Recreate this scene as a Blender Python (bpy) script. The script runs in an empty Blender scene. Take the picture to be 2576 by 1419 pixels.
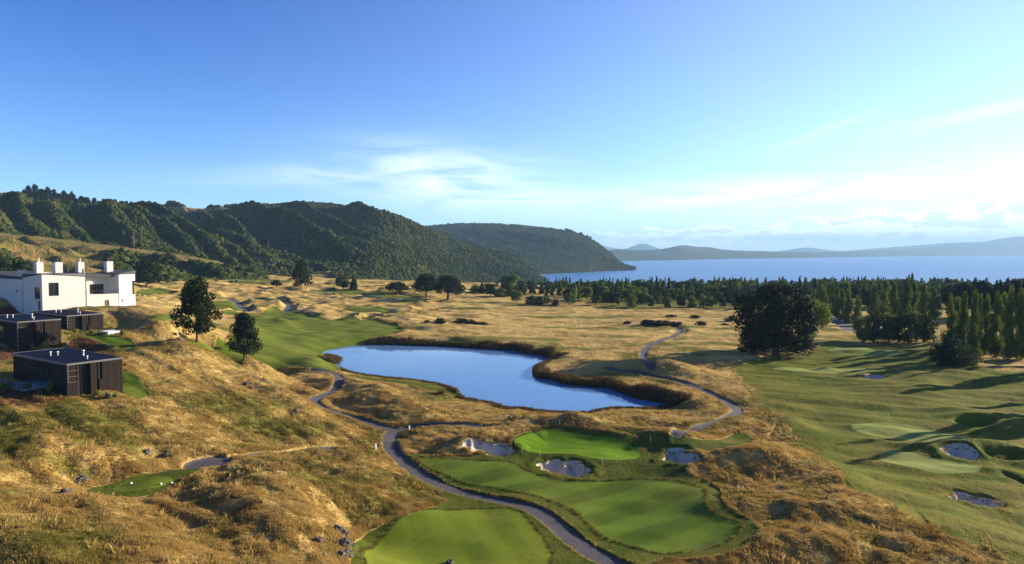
import bpy, math, time
import numpy as np
from mathutils import Vector
T00 = time.time()
S = bpy.context.scene
COL = S.collection
R = math.radians

# ------------------------------------------------------------------ camera
F = 692.0                      # focal length in pixels of a 1024 wide frame
CAMZ = 70.0
PITCH = math.atan(29.0 / F)
cam = bpy.data.cameras.new('camera')
cam.lens = F / 1024 * 36
cam.sensor_width = 36
cam.clip_start = 0.5
cam.clip_end = 90000
camo = bpy.data.objects.new('camera', cam)
COL.objects.link(camo)
camo.location = (0, 0, CAMZ)
camo.rotation_euler = (math.pi / 2 - PITCH, 0, 0)
S.camera = camo
S.render.resolution_x, S.render.resolution_y = 1024, 564

# ------------------------------------------------------------------ sun, sky, exposure
SUN_EL, SUN_AZ = R(16.5), R(66)          # azimuth from +Y (view direction) towards +X (right)
sdir = Vector((math.sin(SUN_AZ) * math.cos(SUN_EL), math.cos(SUN_AZ) * math.cos(SUN_EL), math.sin(SUN_EL)))
sun = bpy.data.lights.new('sun', 'SUN')
sun.energy = 5.0
sun.angle = R(0.5)
sun.color = (1.0, 0.88, 0.68)
suno = bpy.data.objects.new('sun', sun)
COL.objects.link(suno)
suno.location = (200, 70, 300)
suno.rotation_euler = sdir.to_track_quat('Z', 'Y').to_euler()
S.view_settings.view_transform = 'Standard'
S.view_settings.look = 'None'
S.view_settings.exposure = 1.45
S.view_settings.gamma = 1.0
S.view_settings.use_curve_mapping = False
S.cycles.use_denoising = True
S.cycles.max_bounces = 6
S.cycles.diffuse_bounces = 2
S.cycles.glossy_bounces = 3
S.cycles.transmission_bounces = 3
S.cycles.transparent_max_bounces = 6
S.cycles.volume_bounces = 0

W = bpy.data.worlds.new('World')
S.world = W
W.use_nodes = True


class N:
    """small node tree writer"""
    def __init__(s, tree):
        s.t = tree
        tree.nodes.clear()

    def n(s, typ, **kw):
        nd = s.t.nodes.new(typ)
        for k, v in kw.items():
            setattr(nd, k, v)
        return nd

    def link(s, a, b):
        s.t.links.new(a, b)

    def put(s, sock, v):
        if isinstance(v, (int, float)):
            sock.default_value = v
        elif isinstance(v, (tuple, list)):
            if len(v) == 3 and len(sock.default_value) == 4:
                v = (*v, 1)
            sock.default_value = v
        else:
            s.link(v, sock)

    def m(s, op, a, b=0.0, c=None, clamp=False):
        nd = s.n('ShaderNodeMath', operation=op, use_clamp=clamp)
        s.put(nd.inputs[0], a)
        s.put(nd.inputs[1], b)
        if c is not None:
            s.put(nd.inputs[2], c)
        return nd.outputs[0]

    def mix(s, f, a, b, mode='MIX'):
        nd = s.n('ShaderNodeMix', data_type='RGBA', blend_type=mode)
        s.put(nd.inputs[0], f)
        s.put(nd.inputs[6], a)
        s.put(nd.inputs[7], b)
        return nd.outputs[2]

    def noise(s, vec, scale, detail=3.0, rough=0.55, dist=0.0):
        nd = s.n('ShaderNodeTexNoise')
        s.link(vec, nd.inputs['Vector'])
        nd.inputs['Scale'].default_value = scale
        nd.inputs['Detail'].default_value = detail
        nd.inputs['Roughness'].default_value = rough
        nd.inputs['Distortion'].default_value = dist
        return nd.outputs[0]

    def rng(s, v, a, b, c=0.0, d=1.0, smooth=True):
        nd = s.n('ShaderNodeMapRange')
        nd.interpolation_type = 'SMOOTHSTEP' if smooth else 'LINEAR'
        s.put(nd.inputs[0], v)
        for i, x in enumerate((a, b, c, d)):
            nd.inputs[i + 1].default_value = x
        return nd.outputs[0]

    def comb(s, x, y, z):
        nd = s.n('ShaderNodeCombineXYZ')
        for i, v in enumerate((x, y, z)):
            s.put(nd.inputs[i], v)
        return nd.outputs[0]

    def sep(s, v):
        nd = s.n('ShaderNodeSeparateXYZ')
        s.link(v, nd.inputs[0])
        return nd.outputs

    def scale(s, v, xyz):
        nd = s.n('ShaderNodeVectorMath', operation='MULTIPLY')
        s.link(v, nd.inputs[0])
        nd.inputs[1].default_value = xyz
        return nd.outputs[0]

    def attr(s, name):
        nd = s.n('ShaderNodeAttribute', attribute_name=name)
        return nd.outputs['Fac']


def build_world():
    b = N(W.node_tree)
    out = b.n('ShaderNodeOutputWorld')
    bg = b.n('ShaderNodeBackground')
    sky = b.n('ShaderNodeTexSky', sky_type='NISHITA')
    sky.sun_disc = False
    sky.sun_elevation = SUN_EL
    sky.sun_rotation = SUN_AZ
    sky.altitude = 400
    sky.air_density = 1.0
    sky.dust_density = 0.0
    sky.ozone_density = 2.6
    tc = b.n('ShaderNodeTexCoord').outputs['Generated']
    x, y, z = b.sep(tc)
    az = b.m('MULTIPLY', b.m('ARCTAN2', x, y), 57.2958)       # degrees to the right of the view
    el = b.m('MULTIPLY', b.m('ARCSINE', z), 57.2958)
    v = b.comb(az, el, 0.0)

    def blob(a0, e0, sa, se, tilt=0.0):
        da = b.m('SUBTRACT', az, a0)
        de = b.m('SUBTRACT', b.m('SUBTRACT', el, e0), b.m('MULTIPLY', da, tilt))
        q = b.m('ADD', b.m('POWER', b.m('ABSOLUTE', b.m('DIVIDE', da, sa)), 2.0), b.m('POWER', b.m('ABSOLUTE', b.m('DIVIDE', de, se)), 2.0))
        return b.m('POWER', 2.71828, b.m('MULTIPLY', q, -1.0))
    # thin cirrus sheets
    wisp = b.noise(b.scale(v, (0.10, 0.55, 1)), 1.0, 6, 0.6, 1.2)
    wisp2 = b.noise(b.scale(v, (0.035, 0.45, 1)), 1.0, 5, 0.55, 0.8)
    veil = b.m('ADD', b.m('MULTIPLY', blob(-5, 6.3, 8, 2.2, -0.10), 1.05), b.m('MULTIPLY', blob(-17, 6.0, 9, 0.8, 0.06), 0.5))
    veil = b.m('ADD', veil, b.m('MULTIPLY', blob(4, 4.2, 14, 1.3, -0.03), 0.62))
    veil = b.m('ADD', veil, b.m('MULTIPLY', blob(29, 4.9, 14, 1.2, 0.03), 1.15))
    veil = b.m('ADD', veil, b.m('MULTIPLY', blob(16, 4.4, 9, 0.8, 0.0), 0.7))
    veil = b.m('ADD', veil, b.m('MULTIPLY', blob(23, 8.7, 5, 0.35, 0.34), 0.30))
    veil = b.m('ADD', veil, b.m('MULTIPLY', blob(34, 9.5, 8, 0.5, 0.14), 0.38))
    cir = b.m('MULTIPLY', veil, b.rng(b.m('ADD', b.m('MULTIPLY', wisp, 0.6), b.m('MULTIPLY', wisp2, 0.4)), 0.34, 0.64, 0.05, 1.0))
    cir = b.m('MULTIPLY', cir, 0.72, clamp=True)
    # small cumulus bank low over the lake
    puff = b.noise(b.scale(v, (0.42, 1.35, 1)), 1.0, 7, 0.62, 0.25)
    bank = b.m('ADD', b.m('MULTIPLY', blob(14, 1.2, 9, 0.9), 0.20), b.m('MULTIPLY', blob(29, 2.1, 10, 1.0, 0.08), 0.21))
    bank = b.m('ADD', bank, b.m('MULTIPLY', blob(44, 2.3, 14, 1.2), 0.15))
    body = b.rng(b.m('ADD', puff, bank), 0.60, 0.67)
    body = b.m('MULTIPLY', b.m('MULTIPLY', body, b.rng(el, 0.2, 0.7)), b.rng(bank, 0.03, 0.10))
    core = b.noise(b.scale(v, (0.42, 1.35, 1)), 1.0, 4, 0.5, 0.25)
    shade = b.rng(b.m('ADD', core, bank), 0.68, 0.78)
    cumcol = b.mix(b.m('MULTIPLY', shade, 0.75), (17, 16.5, 15.5, 1), (8.0, 9.4, 11.5, 1))
    glow = b.m('ADD', 0.75, b.rng(az, -30, 40, 0.0, 0.5, False))
    circol = b.mix(1.0, (12.5, 13.2, 14.0, 1), b.comb(glow, glow, glow), 'MULTIPLY')
    gam = b.n('ShaderNodeGamma')
    # clear deep blue away from the sun, a thin bright veil towards it
    dp = b.n('ShaderNodeVectorMath', operation='DOT_PRODUCT')
    b.link(tc, dp.inputs[0])
    dp.inputs[1].default_value = tuple(sdir)
    near_sun = b.m('POWER', b.rng(dp.outputs['Value'], -0.05, 1.0, 0.0, 1.0, False), 1.5)
    tint = b.mix(near_sun, (0.0, 0.42, 1.32), (2.4, 2.0, 2.1))
    low = b.m('POWER', b.rng(el, 0.0, 24.0, 1.0, 0.0, False), 1.7)
    tint = b.mix(b.m('MULTIPLY', low, 0.9), tint, b.mix(near_sun, (1.15, 1.55, 2.05), (2.0, 2.2, 2.5)))
    zen = b.rng(el, 20.0, 60.0, 1.0, 0.6)
    tint = b.mix(1.0, tint, b.comb(zen, zen, zen), 'MULTIPLY')
    b.link(b.mix(1.0, sky.outputs[0], tint, 'MULTIPLY'), gam.inputs[0])
    gam.inputs[1].default_value = 1.0
    c = b.mix(cir, gam.outputs[0], circol)
    c = b.mix(b.m('MULTIPLY', body, 0.92), c, cumcol)
    b.link(c, bg.inputs[0])
    bg.inputs[1].default_value = 0.05
    b.link(bg.outputs[0], out.inputs[0])


build_world()

# ------------------------------------------------------------------ pixel -> world helpers (1024 x 564 pixel units)
cp, sp = math.cos(PITCH), math.sin(PITCH)


def ray(px, py):
    X, Y = (np.asarray(px, float) - 512) / F, (282 - np.asarray(py, float)) / F
    return X, cp + Y * sp, -sp + Y * cp          # world direction, not normalised


def D(pts):   return [(x / 2.5156, y / 2.5156) for x, y in pts]
def C6(pts):  return [((1200 + x / 1.61) / 4, (1300 + y / 1.61) / 4) for x, y in pts]
def C7(pts):  return [((1400 + x / 1.61) / 4, (1600 + y / 1.61) / 4) for x, y in pts]
def C5(pts):  return [((x / 1.7173) / 4, (1500 + y / 1.7173) / 4) for x, y in pts]
def C8(pts):  return [((2700 + x / 1.4842) / 4, (1300 + y / 1.4842) / 4) for x, y in pts]
def C1(pts):  return [((x / 2.027) / 4, (950 + y / 2.027) / 4) for x, y in pts]
def C3(pts):  return [((1200 + x / 1.84) / 4, (800 + y / 1.84) / 4) for x, y in pts]
def CL(pts):  return [((500 + x / 2.1467) / 4, (1050 + y / 2.1467) / 4) for x, y in pts]
def CR(pts):  return [((3200 + x / 2.875) / 4, (1050 + y / 2.875) / 4) for x, y in pts]


def at_z(px, py, z):
    dx, dy, dz = ray(px, py)
    t = (z - CAMZ) / dz
    return float(dx * t), float(dy * t), float(z)


def z_at(py, y):
    """height of a pixel row on the vertical plane at depth y"""
    dx, dy, dz = ray(512, py)
    return CAMZ + dz / dy * y


def x_at(px, py, y):
    dx, dy, dz = ray(px, py)
    return float(dx / dy * y)


# ------------------------------------------------------------------ numpy gradient noise
_rs = np.random.RandomState(7)
_perm = _rs.permutation(1024)
_ang = _rs.rand(1024) * 2 * np.pi
_gx, _gy = np.cos(_ang), np.sin(_ang)


def perlin(x, y, seed=0):
    x = np.asarray(x, float) + seed * 17.31
    y = np.asarray(y, float) + seed * 9.77
    xi, yi = np.floor(x).astype(int), np.floor(y).astype(int)
    fx, fy = x - xi, y - yi
    u, v = fx * fx * fx * (fx * (fx * 6 - 15) + 10), fy * fy * fy * (fy * (fy * 6 - 15) + 10)

    def g(i, j, dx, dy):
        h = _perm[(_perm[(xi + i) & 1023] + yi + j) & 1023]
        return _gx[h] * dx + _gy[h] * dy
    a, b_, c, d = g(0, 0, fx, fy), g(1, 0, fx - 1, fy), g(0, 1, fx, fy - 1), g(1, 1, fx - 1, fy - 1)
    return ((a + (b_ - a) * u) + ((c + (d - c) * u) - (a + (b_ - a) * u)) * v) * 1.5


def fbm(x, y, octv=3, seed=0, rough=0.5):
    s, a = 0, 1.0
    for o in range(octv):
        s = s + a * perlin(x * 2 ** o, y * 2 ** o, seed + o)
        a *= rough
    return s


def smooth(a, b_, x):
    t = np.clip((x - a) / (b_ - a), 0, 1)
    return t * t * (3 - 2 * t)


# ------------------------------------------------------------------ base relief from surveyed points
PTS = []
for (x, y), z in zip(D([(0, 1419), (200, 1419), (400, 1419), (600, 1419), (760, 1419), (850, 1370), (0, 1250), (150, 1250), (280, 1225), (400, 1215),
                        (500, 1195), (530, 1160), (600, 1150), (690, 1225), (780, 1290), (600, 1300), (400, 1320), (700, 1160), (820, 1140), (950, 1130),
                        (975, 1180), (850, 1200), (1000, 1225), (1080, 1262), (880, 1265), (960, 1340), (1200, 1400), (1100, 1275), (1300, 1300),
                        (200, 1130), (0, 1130), (0, 1020), (150, 1000), (300, 1000), (380, 1000), (450, 980), (500, 1050), (400, 1100), (600, 1080),
                        (700, 1050), (800, 1080), (600, 1000), (700, 1010), (450, 900), (170, 880), (50, 880), (0, 800), (270, 838), (190, 772),
                        (330, 775), (0, 765), (330, 870), (345, 820), (890, 1340), (920, 1380), (880, 1090), (400, 870)]),
                       [47, 46.2, 45.4, 44, 42.6, 41.6, 46.5, 45.4, 43.4, 43.4,
                        43.2, 43.0, 42.8, 43.6, 42.9, 43.6, 44.6, 41.2, 39.8, 38.3,
                        38.3, 40.2, 38.6, 38.3, 40.6, 38.7, 38.5, 38.5, 38.3,
                        46.6, 48.0, 49.2, 48.8, 48.3, 47.6, 47.0, 45.3, 45.6, 43.6,
                        42.6, 40.8, 45.2, 43.6, 50.0, 50.7, 51.1, 52.6, 52.0, 55.3,
                        55.4, 56.0, 50.4, 52.6, 38.9, 38.7, 39.4, 49.6]):
    PTS.append(at_z(x, y, z))
CREST = [at_z(x, y, z) for (x, y), z in zip(D([(345, 782), (388, 805), (430, 830), (500, 872), (560, 908), (640, 960), (700, 990), (760, 1022), (830, 1062), (940, 1112)]),
                                           [55.6, 54, 52, 49.3, 47.3, 44.4, 43.0, 41.8, 40.4, 38.6])]
for x, y, z in CREST:
    PTS.append((x, y, z))
    r = math.hypot(x, y)
    if z > 51:
        PTS.append((x + 17, y + 9, 38 + 0.4 * (z - 38)))
        PTS.append((x + 34, y + 22, 38.3))
    elif z > 39.5:
        PTS.append((x + x / r * 14 + 4, y + y / r * 14, 38 + 0.33 * (z - 38)))
        PTS.append((x + x / r * 34 + 9, y + y / r * 34, 38.0))
PTS += [(-128, 222, 53), (-150, 255, 50), (-108, 240, 46), (-75, 235, 39), (-50, 215, 38), (-120, 300, 41), (-165, 330, 45), (-230, 330, 55), (-160, 200, 57), (-200, 150, 58),
        (20, 60, 38.2), (60, 60, 37.5), (120, 60, 37), (200, 60, 38), (45, 95, 38.3), (80, 100, 37.4), (140, 110, 37.4), (60, 150, 38.4), (110, 150, 37.6),
        (170, 170, 38.2), (0, 115, 38.3), (25, 118, 38.8), (-20, 140, 38), (0, 150, 37.7), (40, 140, 38), (0, 200, 37.4), (-40, 200, 37.6), (60, 215, 38), (0, 250, 38.2), (60, 240, 38),
        (100, 230, 38), (0, 320, 38.4), (100, 320, 38.5), (-60, 310, 39), (-50, 450, 40.4), (60, 420, 39.4), (150, 430, 38.6), (280, 430, 37.5), (-180, 450, 44.5), (0, 620, 42.2),
        (-100, 620, 43.5), (-230, 620, 46), (-380, 600, 52), (150, 620, 34), (320, 620, 33), (0, 800, 29), (-300, 800, 50), (300, 800, 24), (700, 800, 24), (0, 1150, 12), (500, 1150, 12),
        (900, 1150, 10), (0, 1500, -3), (600, 1500, -3), (1200, 1400, -3), (-500, 1200, 30), (-600, 500, 70), (-300, 250, 62), (-350, 60, 62), (-120, 20, 49), (-40, 10, 45), (20, 20, 39), (100, 10, 38),
        (300, 60, 40), (280, 200, 39.5), (450, 350, 38), (600, 500, 34), (-100, -60, 50), (100, -60, 40), (-40, 45, 45), (230, 250, 38)]
P = np.array(PTS)
KR = lambda d2: np.sqrt(d2 + 36.0)
_d2 = ((P[:, None, :2] - P[None, :, :2]) ** 2).sum(-1)
_n = len(P)
_A = np.zeros((_n + 3, _n + 3))
_A[:_n, :_n] = -KR(_d2) + np.eye(_n) * 0.1
_Q = np.c_[np.ones(_n), P[:, :2] / 100]
_A[:_n, _n:] = _Q
_A[_n:, :_n] = _Q.T
_w = np.linalg.solve(_A, np.r_[P[:, 2], np.zeros(3)])
_res = _A[:_n, :_n] @ _w[:_n] + _Q @ _w[_n:] - 0.1 * _w[:_n] - P[:, 2]
print('max misfit', np.abs(_res).max(), [(tuple(np.round(P[i], 1)), round(_res[i], 1), round(_w[i], 1)) for i in np.argsort(-np.abs(_w[:_n]))[:8]])


def rbf(x, y):
    x, y = np.asarray(x, float), np.asarray(y, float)
    sh = x.shape
    x, y = x.ravel(), y.ravel()
    z = _w[_n] + _w[_n + 1] * x / 100 + _w[_n + 2] * y / 100
    for i in range(_n):
        z -= _w[i] * np.sqrt((x - P[i, 0]) ** 2 + (y - P[i, 1]) ** 2 + 36.0)
    return z.reshape(sh)


def seg_dist(x, y, pl):
    best = np.full(x.shape, 1e9)
    tt = np.zeros(x.shape)
    L = len(pl) - 1
    for i in range(L):
        ax, ay = pl[i][:2]
        bx, by = pl[i + 1][:2]
        dx, dy = bx - ax, by - ay
        q = np.clip(((x - ax) * dx + (y - ay) * dy) / (dx * dx + dy * dy + 1e-9), 0, 1)
        d = np.hypot(x - ax - q * dx, y - ay - q * dy)
        m = d < best
        best = np.where(m, d, best)
        tt = np.where(m, (i + q) / L, tt)
    return best, tt


# ridges: (crest line traced on the ground, height, half width on the camera side, half width beyond)
def G0(pts, z=38.5):
    return [at_z(x, y, z)[:2] for x, y in pts]


RIDGES = [
    ([c_[:2] for c_ in CREST[1:]], 1.3, 7.0, 3.0),
    (G0(D([(905, 955), (960, 985), (1010, 1010), (1090, 1040), (1180, 1055)]), 39.5), 2.2, 5.0, 4.0),
    (G0(D([(880, 985), (930, 1010), (1000, 1040)]), 39.5), 1.6, 4.0, 4.0),
    (G0(D([(1200, 1052), (1290, 1040), (1340, 1052), (1420, 1060)]), 39.5), 1.5, 4.0, 4.0),
    (G0(D([(1250, 1085), (1310, 1070), (1380, 1066), (1460, 1072), (1560, 1082), (1700, 1100)]), 39.6), 2.2, 4.5, 4.0),
    (G0(D([(1480, 1066), (1560, 1056), (1640, 1052), (1720, 1062)]), 39.5), 1.2, 4.0, 3.5),
    (G0(D([(1620, 975), (1700, 985), (1760, 1010), (1800, 1030)]), 39.0), 1.2, 4.0, 4.0),
    (G0(D([(1540, 905), (1620, 915), (1700, 925), (1780, 945)]), 39.3), 2.0, 6.0, 6.0),
    (G0(D([(1650, 925), (1760, 905), (1900, 900), (1960, 905)]), 39.0), 1.8, 6.0, 8.0),
    (G0(D([(1790, 1080), (1880, 1070), (1960, 1060), (2020, 1090)]), 39.3), 1.7, 5.0, 6.0),
    (G0(D([(1745, 1165), (1850, 1155), (1980, 1160), (2090, 1190), (2160, 1230)]), 39.8), 2.4, 6.0, 6.0),
    (G0(D([(1850, 1260), (1960, 1250), (2080, 1270), (2200, 1300), (2330, 1340)]), 40), 1.8, 6.0, 6.0),
    (G0(D([(1680, 1412), (1850, 1385), (1990, 1350), (2150, 1350), (2350, 1390)]), 40), 2.0, 5.0, 5.0),
    (G0(D([(1130, 1120), (1200, 1100), (1280, 1100)]), 39.5), 1.4, 3.5, 3.5),
    (G0(D([(1015, 1090), (1090, 1080), (1180, 1085)]), 39.3), 0.9, 5, 4),
    (G0(D([(1600, 1100), (1700, 1110), (1800, 1115)]), 39.5), 1.2, 4, 4),
    (G0(D([(1700, 1135), (1820, 1140), (1930, 1120)]), 39.5), 1.0, 4, 4),
    (G0(D([(610, 925), (700, 925), (790, 935), (840, 950)]), 40.0), 2.3, 6.0, 5.0),
    (G0(D([(640, 960), (740, 965), (800, 985)]), 40.0), 1.2, 5.0, 4.0),
    (G0(D([(920, 862), (1020, 850), (1150, 850), (1280, 860), (1400, 875), (1440, 890)]), 38.2), 0.9, 5, 7),
    (G0(D([(1360, 905), (1450, 895), (1560, 920)]), 38.6), 0.8, 6, 6),
    (G0(D([(2230, 980), (2340, 940), (2480, 935), (2600, 945)]), 39.2), 1.8, 7, 7),
    (G0(D([(2150, 880), (2300, 885), (2450, 915), (2600, 925)]), 39.2), 1.5, 7, 8),
    (G0(D([(2090, 905), (2200, 900), (2300, 905)]), 39.0), 0.9, 6, 6),
    (G0(D([(1960, 1010), (2150, 1000), (2350, 1020), (2560, 1060)]), 38.4), 0.7, 9, 9),
    (G0(D([(2000, 1060), (2200, 1065), (2450, 1090)]), 38.2), 0.5, 8, 8),
    (G0(D([(2380, 1130), (2480, 1120), (2600, 1135)]), 38.8), 1.5, 5, 6),
    (G0(D([(2390, 1055), (2480, 1045), (2600, 1050)]), 38.8), 1.3, 5, 6),
    (G0(D([(2150, 1310), (2300, 1290), (2450, 1330), (2600, 1400)]), 38.8), 1.2, 6, 6),
    (G0(D([(480, 1195), (560, 1165), (640, 1175), (720, 1215)]), 43.6), 1.1, 4, 3.5),
    (G0(D([(560, 1205), (660, 1195), (760, 1260), (850, 1330)]), 43.0), 1.2, 5, 3.5),
    (G0(D([(640, 1150), (760, 1150), (880, 1170), (960, 1190)]), 41.3), 0.8, 3, 3),
    (G0(D([(560, 805), (640, 812), (690, 820)]), 38.8), 1.2, 5, 6),
    (G0(D([(640, 826), (700, 822), (735, 830)]), 38.8), 1.6, 4, 5),
    (G0(D([(1120, 1165), (1230, 1160), (1320, 1160)]), 39), 0.5, 3, 3),
    (G0(D([(880, 1130), (905, 1200), (915, 1250)]), 40), 0.4, 3, 3),
    (G0(D([(80, 1190), (160, 1150), (260, 1150), (330, 1165)]), 46), 1.5, 4, 3.5),
    (G0(D([(60, 1240), (110, 1190), (150, 1170)]), 46), 1.0, 3.5, 3.5),
]


def ridges(x, y):
    z = np.zeros(x.shape)
    r = np.hypot(x, y)
    for pl, h, wn, wf in RIDGES:
        xs = [p[0] for p in pl]
        ys = [p[1] for p in pl]
        m = (x > min(xs) - 26) & (x < max(xs) + 26) & (y > min(ys) - 26) & (y < max(ys) + 26)
        if not m.any():
            continue
        xm, ym = x[m], y[m]
        d, t = seg_dist(xm, ym, pl)
        jj = np.clip(t * (len(pl) - 1), 0, len(pl) - 1)
        rr = np.interp(jj, range(len(pl)), [math.hypot(*p) for p in pl])
        w = np.where(r[m] < rr, wn, wf)
        n = 1 + 0.35 * perlin(xm / 9, ym / 9, 3)
        z[m] += h * n * np.exp(-(d / w) ** 2 * 0.8) * (0.35 + 0.65 * np.sin(np.pi * np.clip(t * 0.86 + 0.07, 0, 1)))
    return z


def h_pre(x, y):
    x, y = np.asarray(x, float), np.asarray(y, float)
    return rbf(x, y) + ridges(x, y)


# march pixel rays onto the relief
_rr = np.geomspace(30, 1500, 900)


def ground_pts(pix):
    pix = np.array(pix, float)
    dx, dy, dz = ray(pix[:, 0], pix[:, 1])
    hl = np.hypot(dx, dy)
    X = (dx / hl)[:, None] * _rr
    Y = (dy / hl)[:, None] * _rr
    Z = CAMZ + (dz / hl)[:, None] * _rr
    below = Z < h_pre(X, Y)
    i = np.argmax(below, 1)
    i = np.where(below.any(1), i, len(_rr) - 1)
    i0 = np.maximum(i - 1, 0)
    k = np.arange(len(pix))
    H0 = h_pre(X[k, i0], Y[k, i0])
    H1 = h_pre(X[k, i], Y[k, i])
    a = Z[k, i0] - H0
    b_ = H1 - Z[k, i]
    t = np.clip(a / (a + b_ + 1e-9), 0, 1)
    r = _rr[i0] + (_rr[i] - _rr[i0]) * t
    return np.c_[dx / hl * r, dy / hl * r]


def chaikin(p, closed=True, n=2):
    p = np.asarray(p, float)
    for _ in range(n):
        if closed:
            q = np.roll(p, -1, 0)
            p = np.stack([p * .75 + q * .25, p * .25 + q * .75], 1).reshape(-1, 2)
        else:
            q = np.stack([p[:-1] * .75 + p[1:] * .25, p[:-1] * .25 + p[1:] * .75], 1).reshape(-1, 2)
            p = np.vstack([p[:1], q, p[-1:]])
    return p


def sdf_poly(x, y, poly, margin=30.0):
    """signed distance, positive inside"""
    out = np.full(x.shape, -float(margin))
    x0, y0 = poly.min(0) - margin
    x1, y1 = poly.max(0) + margin
    m = (x > x0) & (x < x1) & (y > y0) & (y < y1)
    if not m.any():
        return out
    xm, ym = x[m], y[m]
    best = np.full(xm.shape, 1e18)
    ins = np.zeros(xm.shape, bool)
    n = len(poly)
    for i in range(n):
        ax, ay = poly[i]
        bx, by = poly[(i + 1) % n]
        dx, dy = bx - ax, by - ay
        q = np.clip(((xm - ax) * dx + (ym - ay) * dy) / (dx * dx + dy * dy + 1e-12), 0, 1)
        best = np.minimum(best, (xm - ax - q * dx) ** 2 + (ym - ay - q * dy) ** 2)
        if ay != by:
            c = ((ay > ym) != (by > ym)) & (xm < (bx - ax) * (ym - ay) / (by - ay) + ax)
            ins ^= c
    d = np.sqrt(best)
    out[m] = np.where(ins, d, -d)
    return np.maximum(out, -margin)


# ------------------------------------------------------------------ course features
ZW = 36.7
pond_pix = C6([(130, 180), (210, 155), (300, 140), (400, 128), (520, 128), (650, 130), (780, 135), (900, 137), (1000, 143), (1120, 150), (1250, 160), (1390, 165), (1420, 180), (1500, 190),
               (1545, 195), (1600, 212), (1625, 220), (1580, 235), (1520, 262), (1492, 295), (1510, 330), (1560, 350), (1620, 352), (1680, 380), (1780, 392), (1850, 400), (1960, 402), (2060, 430),
               (2100, 455), (2200, 480), (2330, 503), (2385, 515), (2360, 532), (2200, 533), (2130, 530), (2010, 530), (1900, 547), (1850, 562), (1700, 560), (1560, 552), (1440, 530), (1310, 528),
               (1250, 500), (1180, 488), (1100, 475), (1020, 462), (1025, 435), (1000, 410), (930, 387), (850, 367), (700, 347), (560, 335), (450, 320), (380, 312), (280, 290), (240, 265), (235, 250), (275, 220),
               (240, 200), (190, 195)])
POND = chaikin([at_z(x, y, ZW)[:2] for x, y in pond_pix])

GP = lambda pix, n=2: chaikin(ground_pts(pix), True, n)
GL = lambda pix, n=2: chaikin(ground_pts(pix), False, n)
PATHS = [  # (centre line, half width)
    (GL(C6([(90, 280), (150, 288), (215, 300), (255, 330), (255, 375), (225, 415), (160, 448), (105, 465), (85, 490), (130, 520), (260, 565), (400, 612), (520, 650), (620, 672)])
        + C7([(262, 215), (252, 260), (265, 310), (320, 370), (385, 430), (470, 490), (600, 552), (760, 606), (900, 636), (1050, 660), (1160, 690), (1250, 735), (1330, 800), (1400, 865), (1500, 935), (1590, 990), (1680, 1040), (1760, 1100), (1830, 1180)])), 1.25),
    (GL(C6([(590, 680), (660, 665), (740, 650), (850, 638), (1000, 636), (1120, 640), (1260, 650)])), 0.9),
    (GL(D([(1705, 1088), (1745, 1080), (1790, 1062), (1840, 1045), (1860, 1035), (1845, 1018), (1800, 995), (1760, 975), (1700, 955), (1620, 940), (1560, 932), (1525, 925)])), 1.15),
    (GL(D([(1640, 925), (1625, 908), (1616, 890), (1625, 872), (1660, 855), (1700, 843), (1716, 830), (1692, 821)])), 1.25),
    (GL(CL([(880, 300), (960, 335), (990, 350), (985, 370), (1010, 390), (1050, 405), (1030, 420)])), 2.1),
    (GL(CL([(1300, 318), (1330, 335), (1400, 355), (1425, 370), (1400, 395), (1388, 420)])), 2.1),
    (GL(C5([(1560, 565), (1640, 548), (1760, 530), (1900, 528), (2040, 522), (2150, 500), (2260, 490), (2400, 480)])), 0.35),
    (GL(D([(2150, 832), (2120, 812), (2095, 795), (2078, 780)])), 4.0),
]
PAD = GP(C5([(1245, 622), (1290, 590), (1400, 563), (1500, 550), (1575, 562), (1590, 600), (1500, 625), (1380, 640), (1290, 645)]))
PAD2 = GP(C5([(2165, 500), (2220, 488), (2290, 500), (2280, 517), (2220, 522), (2170, 520)]))
GREEN = GP(C7([(1055, 270), (1090, 245), (1180, 220), (1300, 210), (1450, 222), (1620, 240), (1760, 265), (1850, 330), (1880, 370), (1830, 395), (1700, 405), (1600, 403), (1500, 378), (1400, 362), (1240, 355), (1130, 338), (1075, 310)]))
FAIR = [
    GP(C7([(420, 372), (560, 377), (700, 388), (900, 397), (1060, 415), (1120, 445), (1200, 475), (1340, 515), (1500, 530), (1650, 528), (1800, 510), (1950, 503), (2100, 515), (2230, 550), (2290, 590), (2265, 650), (2290, 700),
           (2350, 745), (2450, 780), (2510, 800), (2515, 830), (2480, 880), (2400, 930), (2250, 970), (2100, 985), (1950, 970), (1800, 930), (1640, 880), (1560, 810), (1500, 740), (1420, 690), (1300, 640), (1120, 600), (900, 560), (700, 510), (560, 460), (470, 410)])),
    GP(C7([(330, 760), (500, 705), (800, 690), (1000, 698), (1080, 715), (1160, 775), (1200, 850), (1270, 930), (1300, 980), (1280, 1056), (1200, 1130), (300, 1130), (60, 1056), (150, 940), (270, 850)])),
]
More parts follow.
